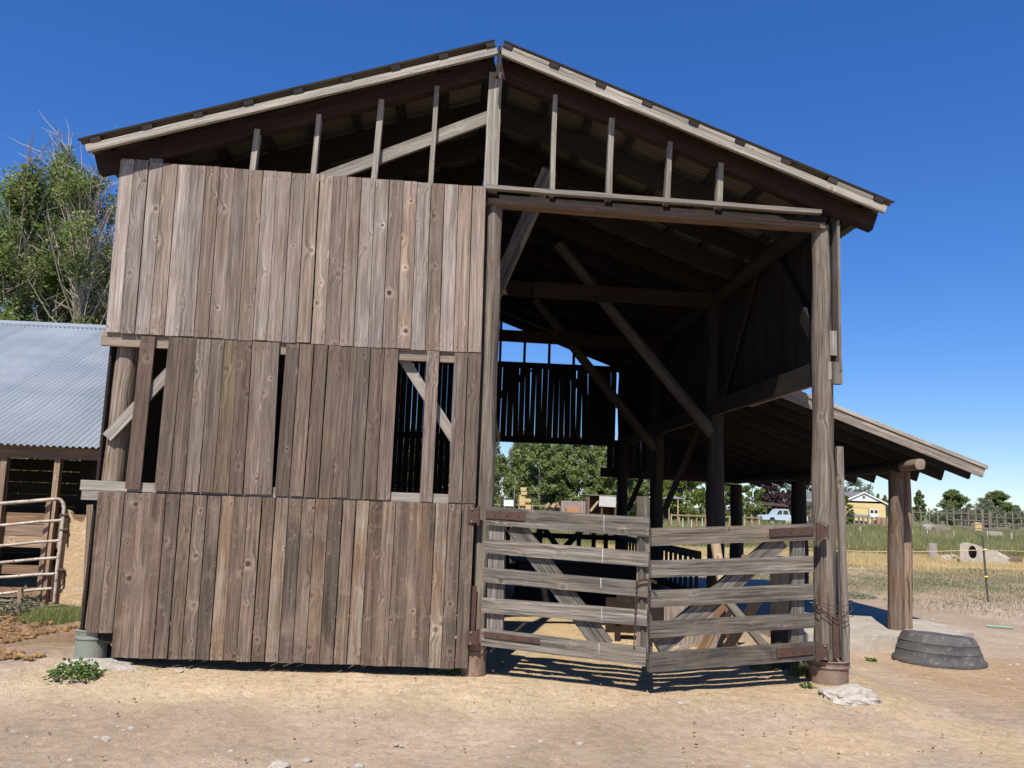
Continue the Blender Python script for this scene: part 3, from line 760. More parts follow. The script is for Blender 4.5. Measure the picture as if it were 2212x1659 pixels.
# ------------------------------------------------------------------ things inside the barn
t = empty('slatted_feeder', (3.2, 12.2, .1), 'dark slatted hay feeder inside along the right-hand posts', 'feeder')
def f(m):
    for k in range(22):
        y = 10.95+k*.26
        m.plank((3.32, y, .55), (3.32, y, 1.02), .07, .03, (1, 0, 0))
part('slats', W_in, t, f)
for z in (1.03, .5): part('rail', W_in, t, lambda m: m.plank((3.32, 10.8, z), (3.32, 16.6, z), .1, .05, (1, 0, 0)))
part('trough', W_in, t, lambda m: (m.plank((2.75, 10.9, .42), (2.75, 16.5, .42), .3, .04, (1, 0, 0)), m.plank((3.0, 10.9, .27), (3.0, 16.5, .27), .5, .04, (0, 0, 1))))
t = empty('feed_bunk', (1.75, 12.9, .1), 'long dark wooden feed bunk standing across the barn floor', 'feeder')
part('side', W_in, t, lambda m: m.plank((1.05, 12.6, .42), (3.0, 12.6, .40), .62, .04, (0, 1, 0)))
part('side', W_in, t, lambda m: m.plank((1.05, 13.4, .42), (3.0, 13.4, .40), .6, .04, (0, 1, 0)))
part('top_board', W_in, t, lambda m: m.plank((.95, 13.0, .76), (3.0, 13.0, .73), .85, .03, (0, 0, 1)))
for x in (1.1, 2.9): part('leg', W_in, t, lambda m: m.plank((x, 12.65, .05), (x, 12.65, .7), .1, .08, (0, 1, 0)))
t = empty('wooden_crate', (2.4, 9.6, .12), 'brown open wooden crate on the straw behind the gates', 'crate')
part('side', W_dark, t, lambda m: m.plank((1.9, 9.35, .5), (2.6, 9.35, .47), .36, .03, (0, 1, 0)))
part('side', W_fresh, t, lambda m: m.plank((2.6, 9.35, .3), (2.66, 9.95, .3), .45, .03, (1, 0, 0)))
part('side', W_dark, t, lambda m: m.plank((1.9, 9.95, .34), (2.6, 9.95, .34), .4, .03, (0, 1, 0)))
for x in (1.93, 2.57): part('leg', W_dark, t, lambda m: m.plank((x, 9.38, .08), (x, 9.38, .35), .06, .05, (0, 1, 0)))
# rear fence in silhouette
t = empty('rear_fence', (1.6, 16.3, .1), 'dark rail fence with a crossed brace at the back opening of the barn', 'fence')
for z in (1.02, .72, .40): part('rail', W_in, t, lambda m: m.plank((.3, 16.3, z), (3.3, 16.3, z-.02), .1, .045, (0, 1, 0)))
for x in (1.12, 1.36, 1.75, 2.55, 2.85, 3.1): part('post', W_in, t, lambda m: m.plank((x, 16.36, .08), (x, 16.36, 1.2), .08 if x != 1.75 else .12, .06, (0, 1, 0)))
for a, b in (((1.85, .6), (1.35, 1.25)), ((1.5, .45), (2.3, 1.25))): part('brace', W_in, t, lambda m: m.plank((a[0]+.4, 16.22, a[1]), (b[0]+.4, 16.22, b[1]), .11, .04, (0, 1, 0)))
# leaning planks by the right post
lp = [((2.62, 8.55, .12), (3.2, 8.7, 1.15), .11, W_shed, 'reddish brown plank leaning to the right behind the right-hand gate'),
      ((2.75, 8.3, .12), (3.32, 8.5, .85), .1, W_dark, 'dark brown plank leaning low behind the right-hand gate'),
      ((3.35, 8.2, .12), (2.85, 8.45, .75), .085, W_grey, 'grey plank leaning to the left behind the right-hand gate'),
      ((2.2, 8.35, .13), (2.6, 8.9, .16), .07, W_stud, 'pale plank lying on the straw behind the right-hand gate'),
      ((3.05, 8.7, .12), (2.9, 8.9, 1.35), .1, W_fresh, 'tan plank standing nearly upright behind the right-hand gate')]
for a, b, w, mt, lab in lp:
    m = MB(); m.plank(a, b, w, .035, (.3, -1, .2)); tag(m.build('plank', mt, base=a), lab, 'plank', 'loose planks behind the gate')
m = MB(); m.prism([(2.42, 9.2, .1), (2.95, 9.0, .1), (3.1, 8.95, .35), (2.9, 9.02, .66), (2.42, 9.2, .66)], (.03, .04, 0))
tag(m.build('plywood_sheet', W_grey, base=(2.6, 9.1, .1)), 'grey cut plywood sheet leaning behind the right-hand gate', 'board')
m = MB(); m.plank((3.3, 7.95, .12), (3.34, 8.05, 1.2), .36, .05, (.5, -1, 0)); tag(m.build('plank', W_in, base=(3.3, 7.95, .12)), 'wide dark plank standing beside the right corner post', 'plank', 'loose planks behind the gate')

# ------------------------------------------------------------------ shed on the left
shed = empty('metal_roof_shed', (-8, 13, 0), 'low open shed with grey corrugated roof, left of the barn', 'shed')
def f(m):
    y0, z0, y1, z1 = 11.45, 2.17, 16.6, 4.86
    xs = np.arange(-15, -3.25, .0127); b0 = len(m.v); dy, dz = y1-y0, z1-z0; L_ = math.hypot(dy, dz); n = V((0, -dz/L_, dy/L_))
    K = 13
    for x in xs:
        h = .016*math.sin(2*math.pi*x/.086)
        for k in range(K):
            q = k/(K-1); lap = .02*(1-((q*3) % 1.0))+.008*nz(x*.8, q*4, 1, 2)+.005*nz(x*1.1, q*5, 1, 5)
            m.v.append(V((x, y0+dy*q+(.012*nz(int(x/.65)*3.1, 0, 1) if k == 0 else 0), z0+dz*q))+n*(h+lap))
    for j in range(len(xs)-1):
        for k in range(K-1):
            a = b0+j*K+k; pt = .5+.7*nz(int(xs[j]/.66)*1.7+.3, int(k*3/12)*2.3, 1, 9)
            m.face((a, a+K, a+K+1, a+1), ((0, 0), (.01, 0), (.01, .3), (0, .3)), max(0, min(1, pt)))
part('roof', M_galv, shed, f, True)
part('ridge_cap', M_galv, shed, lambda m: m.prism([(-15, 16.45, 4.80), (-7.1, 16.45, 4.80), (-7.1, 16.65, 4.90), (-15, 16.65, 4.90)], (0, -.01, .03)))
part('roof', M_galv, shed, lambda m: m.quad((-15, 16.62, 4.85), (-3.25, 16.62, 4.85), (-3.25, 21, 2.5), (-15, 21, 2.5)))
part('beam', W_shed, shed, lambda m: m.plank((-15, 11.62, 2.10), (-4.2, 11.62, 2.10), .16, .08, (0, 1, 0), .2, segs=10, wob=.01))
for x, w in ((-6.22, .16), (-5.47, .07), (-4.72, .16), (-7.6, .14), (-9.2, .14)):
    part('post', W_shed, shed, lambda m: m.plank((x, 11.66, 0), (x-.02, 11.66, 2.04), w, .1, (0, 1, 0), segs=8, wob=.006))
part('wall_boards', W_in, shed, lambda m: [m.plank((-15, 14.6, .2+.2*k), (-5.9, 14.6, .2+.2*k), .19, .025, (0, 1, 0)) for k in range(10)])
part('wall_boards', W_in, shed, lambda m: [m.plank((-5.45+.16*k, 12.4, .1), (-5.45+.16*k, 12.4, 2.25), .155, .025, (0, 1, 0)) for k in range(9)])
part('wall_boards', W_shed, shed, lambda m: [m.plank((-15, 11.72, .88+.155*k), (-5.05, 11.72, .88+.155*k), .148, .025, (0, 1, 0), segs=6, wob=.006) for k in range(3)])
part('wall_boards', W_shed, shed, lambda m: [m.plank((-15, 11.74, .2+.3*k), (-5.3, 11.74, .2+.3*k), .12, .025, (0, 1, 0), segs=6, wob=.006) for k in range(2)])
# ragged tan panel at the shed corner
def f(m):
    px = [(116, 1303), (122, 1232), (131, 1170), (133, 1135), (138, 1113), (142, 1101), (152, 1105), (160, 1124), (170, 1129), (181, 1126), (189, 1108), (193, 1098), (190, 1150), (183, 1230), (176, 1310)]
    m.prism([onY(x, y, 11.2) for x, y in px], (0, .08, 0))
m = MB(); f(m); tag(m.build('tan_panel', M_panel, base=onY(146, 1306, 11.2)), 'weathered tan panel with a ragged top edge, between the pipe gate and the barn', 'panel')
m = MB(); m.plank(onY(188, 1318, 11.12), onY(198, 1090, 11.12), .1, .05, (0, 1, 0), segs=6, wob=.008)
tag(m.build('wooden_post', W_shed, base=onY(188, 1318, 11.12)), 'weathered upright board beside the tan panel at the barn corner', 'post')
# pipe gate
pg = empty('pipe_gate', (-6.3, 10.9, .05), 'white chipped pipe gate with rusty end, at far left in front of the shed', 'gate')
A, B = (-5.40, 11.0), (-6.55, 10.45)
B = (B[0]-(-5.40+6.55)*.9, B[1]-.5)
def gp(x, y): return onPl(x, y, A, B)
def ext(x0, y0, x1, y1):
    a = gp(x0, y0); b = gp(x1, y1); return a, a+(b-a)*1.6
a, b = ext(122, 1078, 0, 1088)
part('frame', M_pipe, pg, lambda m: m.tube([b, a, gp(130, 1079.5), gp(136, 1086), gp(138.5, 1098), gp(137, 1112), gp(133, 1150), gp(124, 1225), gp(116, 1300)], .024, 10), True)
for (x0, y0, x1, y1) in ((132, 1124, 0, 1135), (128, 1168, 0, 1179), (122, 1205, 0, 1216), (117, 1240, 0, 1247), (112, 1271, 0, 1283)):
    a, b = ext(x0, y0, x1, y1); mid = (a+b)/2+V((0, 0, .012*nz(x0, y0, .3)))
    part('rail', M_pipe, pg, lambda m: m.tube([a, a+(b-a)*.25+V((0, 0, .006)), mid, b], .019, 8), True)
for (x, y) in ((139, 1113), (138, 1145), (131, 1232)):
    part('hinge', M_rust, pg, lambda m: (m.tube([gp(x-8, y), gp(x+8, y)], .028, 8), m.tube([gp(x+6, y-4), gp(x+5, y+30)], .012, 6)), True)
part('hinge', M_rust, pg, lambda m: m.tube([gp(137, 1235), gp(136, 1262), gp(128, 1268), gp(118, 1265)], .014, 7), True)
part('latch_post', M_rust, pg, lambda m: m.tube([gp(116, 1240), gp(112, 1300)], .022, 8), True)
part('brace', W_shed, pg, lambda m: m.plank(gp(100, 1075)+V((0, .1, 0)), gp(74, 1300)+V((0, .1, 0)), .06, .05, (0, 1, 0)))
part('brace', W_shed, pg, lambda m: m.plank(gp(46, 1270)+V((0, -.02, 0)), gp(46, 1310)+V((0, -.02, 0)), .05, .05, (0, 1, 0)))

# ------------------------------------------------------------------ stones, tub, weeds
def rock(name, c, sx, sy, sz, label, seed, mat=M_stone, cat='stone', group=None, n=18, rough=.35):
    m = MB(); rings = []
    for i in range(n+1):
        ph = math.pi*i/n; rg = []
        for j in range(2*n):
            th = math.pi*j/n; d = V((math.sin(ph)*math.cos(th), math.sin(ph)*math.sin(th), math.cos(ph)))
            r = 1+rough*noise.noise(d*1.3+V((seed, 0, 0)))+rough*.5*noise.noise(d*3.1+V((0, seed, 0)))+rough*.25*noise.noise(d*8+V((seed, seed, 0)))
            rg.append(V((d.x*sx*r, d.y*sy*r, d.z*sz*r)))
        rings.append(rg)
    m.ring_tube(rings, [j*.05 for j in range(2*n+1)], [i*.05 for i in range(n+1)], .5, 0, 0, False)
    o = m.build(name, mat, base=(0, 0, 0)); o.location = c
    return tag(o, label, cat, group)
p = gnd(1838, 1515, .08); rock('stone', (p.x, p.y, .11), .25, .17, .095, 'flat pale broken stone on the dirt in front of the right corner post', 3.1, rough=.28)
rock('stone', (-2.95, D-.06, .16), .34, .2, .06, 'pale flat stone under the green-grey barrel footing at the left corner', 8.2)
for (x, y, s, lab) in ((603, 1649, .05, 'larger round pale stone at the bottom edge of the foreground dirt'), (776, 1646, .028, 'small pale stone right of the larger one at the bottom edge'),
                    (228, 1589, .03, 'small grey stone on the dirt at lower left'), (664, 1633, .022, 'tiny pale stone left of centre near the bottom edge'), (1022, 1545, .022, 'small pale stone on the dirt below the siding'), (385, 1484, .025, 'pale flat stone in the bright strip below the siding')):
    p = gnd(x, y, 0.03); rock('stone', (p.x, p.y, gz(p.x, p.y)+s*.15), s*1.3, s, s*.6, lab, x*.1, n=8)
m = MB()
for k in range(900):
    y = random.uniform(4.6, 16); x = random.uniform(-.62*y, .75*y) if y > 7 else random.uniform(-4, 5)
    if -3.2 < x < 3.7 and y > 7.2: continue
    s = random.choice((.006, .008, .010, .013, .02))*random.uniform(.8, 1.3); z = gz(x, y)+.02*nz(x, y, .55)+.01*nz(x, y, 1.9, 5)
    an = random.random()*6
    rings = []
    for i in range(4):
        ph = math.pi*(i+.35)/3.7
        rings.append([V((x+s*1.3*math.sin(ph)*math.cos(t+an)*random.uniform(.8, 1.2), y+s*math.sin(ph)*math.sin(t+an)*random.uniform(.8, 1.2), z+s*.6*math.cos(ph))) for t in np.linspace(0, 2*math.pi, 7)[:-1]])
    m.ring_tube(rings, [.01*j for j in range(7)], [0, .01, .02, .03], random.random(), 0, 0)
tag(m.build('pebbles', M_stone), 'pale pebbles scattered over the dirt yard', 'pebbles', kind='stuff')
m = MB()
for k in range(2310):
    y = random.uniform(7.3, 11.2); x = random.uniform(-.62*y, -3.45)
    s = random.uniform(.010, .030)*(1.6 if random.random() < .1 else 1)
    if k > 2200:
        y = random.uniform(4.6, 7.2); x = random.uniform(-3.5, 4.5); s = random.uniform(.004, .010)
    elif nz(x, y, .8, 7) < -.15: continue
    z = gz(x, y)+.02+.035*abs(nz(x, y, 6, 2)); rings = []
    for i in range(4):
        ph = math.pi*(i+.3)/3.6
        rings.append([V((x+s*1.2*math.sin(ph)*math.cos(t)*random.uniform(.75, 1.25), y+s*math.sin(ph)*math.sin(t)*random.uniform(.75, 1.25), z+s*.7*math.cos(ph))) for t in np.linspace(0, 2*math.pi, 7)[:-1]])
    m.ring_tube(rings, [.01*j for j in range(7)], [0, .01, .02, .03], random.random(), 0, 0)
tag(m.build('manure_clods', M_dung), 'dry brown manure clods heaped at the left of the barn and scattered over the yard', 'manure', kind='stuff')
# straw litter
n = 16000
xs = rng.uniform(-3.4, 3.9, n); ys = np.where(rng.random(n) < .45, rng.normal(7.0, .35, n), rng.uniform(7.2, 11.5, n))
sel = rng.random(n) < .45; xs[sel] = rng.uniform(-5, 7.5, sel.sum()); ys[sel] = rng.uniform(4.5, 9.5, sel.sum())
an = rng.uniform(0, math.pi, n); ln = rng.uniform(.02, .09, n); vv = []; ff = []; tt = rng.random(n)
for i in range(n):
    x, y = xs[i], ys[i]; z = gz(x, y)+.022*nz(x, y, .55)+.014*nz(x, y, 1.9, 5)+.006*nz(x, y, 6, 2)+.004
    dx, dy = math.cos(an[i])*ln[i], math.sin(an[i])*ln[i]; wx, wy = -math.sin(an[i])*.0022, math.cos(an[i])*.0022; e = rng.uniform(0, .015)
    vv += [(x-wx, y-wy, z), (x+wx, y+wy, z), (x+dx, y+dy, z+e)]; ff.append((3*i, 3*i+1, 3*i+2))
o = bpy.data.objects.new('straw_litter', npmesh('straw_litter', vv, ff, tt, M_straw, 3)); COL.objects.link(o); tag(o, 'loose straw on the ground by and inside the barn', 'straw', kind='stuff')

# overturned rubber tub
tp = gnd(2040, 1418, .0); tc = V((5.66, 9.27, 0)); TS = 1.2
tub = MB(); rings = []
prof = [(.37, -.02), (.385, .0), (.38, .03), (.358, .045), (.345, .10), (.349, .105), (.338, .115), (.325, .17), (.329, .175), (.316, .185), (.30, .225), (.28, .245), (.2, .238), (.01, .232)]
for r, z in prof:
    rings.append([tc+V((math.cos(t)*r*1.1*TS*(1+.012*nz(t, z, 2)), math.sin(t)*r*.98*TS, z*1.25*(1+.10*math.cos(t+2.6))+.005*nz(t*2, z*4, 1))) for t in np.linspace(0, 2*math.pi, 49)[:-1]])
tub.ring_tube(rings, [j*.05 for j in range(49)], [z for r, z in prof], .5, 0, 0)
tag(tub.build('rubber_tub', M_rubber, smooth=True, base=tc), 'black rubber feed tub turned upside down on the dirt at right', 'tub')
# green stick
p = gnd(2130, 1356); p2 = gnd(2190, 1361); m = MB(); m.tube([p+V((0, 0, .03)), (p+p2)/2+V((0, 0, .03)), p2+V((0, 0, .03))], .015, 6)
tag(m.build('plastic_rod', M_greenp, base=p), 'thin green rod lying on the dirt at far right', 'rod')

def weed(name, c, r, h, n, label, mat=L_weed, narrow=False, seed=0, cat='weed', group='weeds round the barn', leaf=.035):
    rg = np.random.default_rng(seed); vv = []; ff = []; tt = []
    for i in range(n):
        a = rg.uniform(0, 2*math.pi); q = math.sqrt(rg.random())*r; x, y = q*math.cos(a), q*math.sin(a)*.8
        hh = h*(1-.7*(q/r)**2)*rg.uniform(.4, 1)
        if narrow:
            z0 = 0; lean = rg.normal(0, .25, 2)*hh; w = rg.uniform(.002, .005); k = len(vv)
            vv += [(x-w, y, 0), (x+w, y, 0), (x+lean[0], y+lean[1], hh)]; ff.append((k, k+1, k+2)); tt.append(rg.random())
        else:
            L = leaf*rg.uniform(.6, 1.5); d = V((rg.normal(), rg.normal(), rg.normal()*.5+.15)).normalized(); u = d.cross(V((rg.normal(), rg.normal(), rg.normal()+1.2))).normalized()
            p = V((x, y, hh*rg.uniform(.2, 1))); k = len(vv)
            vv += [tuple(p), tuple(p+d*L*.5+u*L*.35), tuple(p+d*L), tuple(p+d*L*.5-u*L*.35)]; ff.append((k, k+1, k+2, k+3)); tt.append(np.clip(.5+rg.normal(0, .25)+.3*(hh/h-.5), 0, 1))
    me = npmesh(name, vv, ff, tt, mat, 3 if narrow else 4)
    o = bpy.data.objects.new(name, me); COL.objects.link(o); o.location = c; return tag(o, label, cat, group)
def gp2(x, y, z=.0):
    p = gnd(x, y, z); return (p.x, p.y, gz(p.x, p.y))
p = gp2(160, 1478, .1); weed('weed', p, .2, .17, 420, 'leafy green weed on the ground by the left corner footing', seed=1)
p = gp2(988, 1476, .05); weed('weed', p, .12, .13, 130, 'small green weed at the foot of the siding beside the centre post', seed=2)
p = gp2(1650, 1462, .05); weed('weed', p, .15, .12, 130, 'low green weed in the shadow under the right-hand gate', seed=3)
p = gp2(1735, 1478, .05); weed('weed', p, .14, .16, 900, 'tuft of fine green grass beside the right corner footing', L_wgrass, True, seed=4)
p = gp2(1745, 1510, .03); weed('weed', p, .05, .04, 40, 'tiny green sprout in front of the right corner footing', seed=5)
p = gp2(1882, 1428, .0); weed('weed', p, .06, .05, 50, 'tiny green sprout beside the concrete slab', seed=6)
p = gp2(42, 1330, .0); weed('weed', p, .35, .42, 1100, 'feathery grey-green weed at far left under the pipe gate', L_olive, False, seed=7, leaf=.03)
p = gp2(120, 1342, .0); weed('weed', p, .42, .26, 2200, 'bright green grassy weed in front of the tan panel', L_wgrass, True, seed=8)
p = gp2(165, 1335, .0); weed('weed', p, .28, .2, 900, 'bright green grassy weed next to the barn corner', L_wgrass, True, seed=9)
p = gp2(20, 1405, .0); weed('weed', p, .06, .05, 40, 'small green sprout among the manure clods', seed=10)
p = gp2(1288, 1245, .0); weed('weed', (p[0], 16.2, .05), .35, .4, 300, 'leafy weed at the back opening of the barn', L_dark, seed=12, leaf=.07)
p = gp2(1840, 1290, .0); weed('weed', p, .5, .1, 500, 'low greyish weed beside the concrete slab under the lean-to', L_olive, seed=13, leaf=.04)

# ------------------------------------------------------------------ grass fields
def field(name, label, mat, n, y0, y1, hx, h0, h1, w, cond=None, seed=0, tonebias=0, ypow=1.0, xmin=-.35, xmax=.78):
    rg = np.random.default_rng(seed)
    y = y0+(y1-y0)*rg.random(n)**ypow; x = y*rg.uniform(xmin, xmax, n)
    nn = np.array([nz(a, b, .22, 3)+.5*nz(a, b, .9, 1) for a, b in zip(x, y)])
    keep = np.ones(n, bool) if cond is None else cond(x, y, nn)
    keep &= ~((x > -3.3) & (x < 6.9) & (y < 17.2))
    x, y, nn = x[keep], y[keep], nn[keep]; n = len(x)
    hgt = rg.uniform(h0, h1, n)*(1+.5*nn); lean = rg.normal(0, .28, (n, 2))*hgt[:, None]; a = rg.uniform(-.6, .6, n)
    ww = w*(1+y/25); z = np.array([gz(p_, q_) for p_, q_ in zip(x, y)])
    v = np.empty((n, 3, 3)); v[:, 0] = np.stack([x-ww*np.cos(a), y-ww*np.sin(a), z-.02], -1); v[:, 1] = np.stack([x+ww*np.cos(a), y+ww*np.sin(a), z-.02], -1)
    v[:, 2] = np.stack([x+lean[:, 0], y+lean[:, 1], z+hgt], -1)
    t = np.clip(.45+.6*nn+rg.normal(0, .22, n)+tonebias, 0, 1)
    me = npmesh(name, v.reshape(-1, 3), np.arange(3*n).reshape(-1, 3), t, mat, 3)
    o = bpy.data.objects.new(name, me); COL.objects.link(o); tag(o, label, 'grass', kind='stuff')
field('sparse_grass', 'sparse grey-green grass tufts on the bare paddock', L_sparse, 90000, 13.5, 26, 0, .015, .06, .007, lambda x, y, n: (n > np.where(y > 16.5, -.7, -.2)) & (x > 4) & (rng.random(len(x)) < np.clip((y-13)/6, .05, 1)), 1)
field('dry_grass', 'dry yellow grass in a band across the paddock', L_dry, 60000, 23, 35.5, 0, .05, .17, .006, lambda x, y, n: (x > 2) & (n > -.35) & (rng.random(len(x)) < np.clip((y-21.5)/5, 0, 1)), 2)
field('green_grass', 'tall green meadow grass beyond the dry band', L_green, 90000, 33, 105, 0, .30, .62, .010, lambda x, y, n: (y > 35.5) | (n > .05), 3, ypow=1.5)
field('green_grass', 'green weedy grass right behind the barn', L_green, 26000, 17.2, 40, 0, .12, .4, .008, lambda x, y, n: (x < 4+(y-17)*.1) & (n > -.3), 4, -.1)
field('green_grass', 'green grass behind the pipe gate at far left', L_wgrass, 6000, 18, 30, 0, .15, .4, .01, None, 5, xmin=-.75, xmax=-.35)

# ------------------------------------------------------------------ rope fence, post, block
tb = gnd(2135, 1300); A_ = V((tb.x, tb.y, 0))
tpst = empty('steel_fence_post', A_, 'thin dark steel fence post with yellow insulators, at right', 'fence post')
ztop = onY(2122, 1157, A_.y)
part('stake', M_tpost, tpst, lambda m: (m.plank(A_+V((0, 0, -.1)), ztop, .04, .008, (0, 1, 0)), m.plank(A_+V((0, .012, -.1)), ztop+V((0, .012, 0)), .03, .01, (1, 0, 0))))
zi = onY(2125, 1188, A_.y); zj = onY(2128, 1246, A_.y)
for z in (zi, zj): part('insulator', M_yel, tpst, lambda m: m.tube([z+V((-.03, -.02, 0)), z+V((.04, -.02, .005))], .018, 8), True)
m = MB(); pl = onY(1700, 1183, 18.5); pr_ = onY(2240, 1192, 14.8)
pts = [pl+(zi-pl)*t+V((0, -.02, -.06*math.sin(math.pi*t))) for t in np.linspace(0, 1, 14)]+[zi+(pr_-zi)*t+V((0, -.02, 0)) for t in (.3, .6, 1.0)]
m.tube(pts, .008, 6)
tag(m.build('fence_rope', M_rope, base=pts[0]), 'pale rope strung across the paddock to the thin steel post', 'rope')
p = gnd(2014, 1208); m = MB(); m.plank(p+V((0, 0, -.1)), p+V((.03, 0, .62)), .3, .12, (0, 1, 0), segs=4, wob=.01)
tag(m.build('wooden_stump', W_stud, base=p), 'short pale upright stump in the dry grass left of the concrete block', 'stump')
p0 = gnd(2092, 1217); Y0 = p0.y
blk = empty('concrete_block', p0, 'broken concrete block with a round hole, lying in the dry grass at right', 'concrete block')
out = [onY(x, y, Y0) for x, y in ((2074, 1217), (2073, 1176), (2085, 1172), (2110, 1178), (2135, 1188), (2160, 1198), (2190, 1206), (2196, 1218), (2150, 1228), (2110, 1224))]
hc = onY(2101, 1193, Y0)
def f(m):
    k = 24; b = len(m.v); oo = []
    # outline resampled to k points, hole as k points
    cen = hc
    for i in range(k):
        t = 2*math.pi*i/k; d = V((math.cos(t), 0, math.sin(t))); best = None
        for j in range(len(out)):
            p, q = out[j], out[(j+1) % len(out)]; e = q-p; den = d.x*e.z-d.z*e.x
            if abs(den) < 1e-9: continue
            w_ = p-cen; s1 = (w_.x*e.z-w_.z*e.x)/den; s2 = (w_.x*d.z-w_.z*d.x)/den
            if s1 > 0 and -1e-6 <= s2 <= 1+1e-6: best = s1 if best is None else max(best, s1)
        oo.append(cen+d*(best or .3))
    hole = [cen+V((math.cos(2*math.pi*i/k)*.16, 0, math.sin(2*math.pi*i/k)*.24)) for i in range(k)]
    dv = V((.42, .65, 0)); pin = lambda d_: [cen+d_+(p-cen)*.02 for p in hole]
    m.ring_tube([pin(dv*.95), [p+dv*.95 for p in hole], hole, oo, [p+dv for p in oo], pin(dv)], [.05*i for i in range(k+1)], [0, .3, .9, 1.3, 1.9, 2.6], .5, 0, 0, False)
part('block', M_conc, blk, f)
for i, (x, y, s) in enumerate(((2150, 1214, .35), (2172, 1218, .28), (2066, 1214, .16), (2054, 1212, .13))):
    p = gnd(x, y); rock('rubble', (p.x, p.y+.3, .1), s*1.4, s, s*.9, ['large grey chunk of rubble right of the holed concrete block', 'grey chunk of rubble at the right end of the broken concrete', 'dark rubble lump left of the holed concrete block', 'smallest dark rubble lump left of the concrete block'][i], i*3.3, M_conc, 'rubble', 'rubble round the concrete block', 10, .6)
p = gnd(2180, 1218); m = MB(); m.log(p+V((-.2, .5, .16)), p+V((.75, .4, .14)), .15, .13, 5, 12)
tag(m.build('fallen_log', W_log, base=p), 'grey fallen log beside the broken concrete at far right', 'log')

# ------------------------------------------------------------------ trees
def tree_mesh(h, w, mat, nleaf, leaf, seed, shape='round', trunk_h=.15, bare=0, nclump=60, gaps=.0):
    rg = np.random.default_rng(seed); rd = random.Random(seed)
    tm = MB(); pts = []; rr = []
    lean = rd.uniform(-.03, .03)*h
    for i in range(9):
        q = i/8; pts.append(V((lean*q+.02*h*noise.noise(V((q*3+seed, 0, 0))), .02*h*noise.noise(V((0, q*3+seed, 0))), h*.9*q-.2))); rr.append(.028*h*(1-q)**.8*.55+.01*h*.2)
    tm.tube(pts, rr, 8)
    def prof(q):
        if shape == 'poplar': return w/2*(math.sin(math.pi*min(1, q*.93+.07))**.55)*(1-.45*q)
        if shape == 'cone': return w/2*(1-q)**.7*min(1, .4+3*q)
        return w/2*math.sin(math.pi*(q*.86+.12))**.7
    tw = MB(); clumps = []
    for k in range(nclump):
        q = rd.random()**.85; z = h*(trunk_h+(1-trunk_h)*q); a = rd.uniform(0, 2*math.pi); R_ = prof(q)*rd.uniform(.35, 1.05)
        up = .35*R_ if shape != 'poplar' else 1.0*R_
        zb = max(h*trunk_h*.7, z-up-h*.05)
        b0 = V((lean*zb/h, 0, zb)); c = V((lean*z/h+R_*math.cos(a), R_*math.sin(a), z))
        mid = (b0+c)/2+V((0, 0, -.03*h*rd.random()))
        r0 = .0055*h*rd.uniform(.6, 1.3)*(.5+.5*(1-q))
        tm.tube([b0, mid, c], [r0, r0*.65, r0*.2], 5)
        cs = w*rd.uniform(.045, .115)*(1 if shape != 'poplar' else .9); clumps.append((c, cs, rd.gauss(.5, .22)))
        clumps.append((mid+(c-mid)*rd.uniform(.2, .7), cs*.8, rd.gauss(.4, .2)))
    for k in range(bare):
        q = rd.uniform(.15, .95); z = h*(trunk_h+(1-trunk_h)*q); a = rd.uniform(0, 2*math.pi); R_ = prof(q)*rd.uniform(.5, 1.0)
        p = V((lean*z/h, 0, z-.25*R_-.08*h)); d = V((math.cos(a)*R_*.75, math.sin(a)*R_*.75, .3*h*rd.uniform(.35, .9)))
        c = p+d; tw.tube([p, p+d*.5+V((0, 0, -.02*h)), c], [.0032*h, .0019*h, .0005*h], 4)
        for e in range(8):
            s0 = p+d*rd.uniform(.35, .95); dd = V((rd.gauss(0, .5), rd.gauss(0, .5), rd.uniform(.2, 1.3)))*.075*h
            tw.tube([s0, s0+dd*.5+V((rd.gauss(0, .006), 0, 0))*h, s0+dd], [.0011*h, .0008*h, .0003*h], 3)
    C = np.array([tuple(c[0]) for c in clumps]); cs = np.array([c[1] for c in clumps]); ct = np.array([c[2] for c in clumps])
    wt_ = cs**2; pick = rg.choice(len(C), nleaf, p=wt_/wt_.sum())
    d = rg.normal(0, 1, (nleaf, 3)); d /= np.linalg.norm(d, axis=1)[:, None]; d *= (rg.random(nleaf)**.45)[:, None]
    P = C[pick]+d*cs[pick][:, None]*np.array([1.15, 1.15, .95 if shape != 'poplar' else 1.7])
    P[:, 2] = np.maximum(P[:, 2], .05*h)
    U = rg.normal(0, 1, (nleaf, 3)); U /= np.linalg.norm(U, axis=1)[:, None]; N = rg.normal(0, 1, (nleaf, 3))+np.array([0, 0, .5]); Wd = np.cross(U, N); Wd /= np.linalg.norm(Wd, axis=1)[:, None]
    L = leaf*rg.uniform(.6, 1.4, nleaf)[:, None]
    v = np.stack([P-U*L*.5, P+Wd*L*.33, P+U*L*.5, P-Wd*L*.33], 1).reshape(-1, 3)
    t = np.clip(ct[pick]+rg.normal(0, .16, nleaf), 0, 1)
    crown = npmesh('crown', v, np.arange(4*nleaf).reshape(-1, 4), t, mat, 4)
    return tm, tw, crown
PROTO = {}
def proto(key, *a, **k):
    tm, tw, crown = tree_mesh(*a, **k)
    e = bpy.data.objects.new('tree', None)
    tr = tm.build('trunk', M_bark, base=(0, 0, 0)); tr.parent = e; tr.location = (0, 0, 0)
    cr = bpy.data.objects.new('crown', crown); COL.objects.link(cr); cr.parent = e; ch = [tr, cr]
    if tw.v:
        b = tw.build('bare_branches', M_twig, base=(0, 0, 0)); b.parent = e; b.location = (0, 0, 0); ch.append(b)
    PROTO[key] = [e, ch, False]
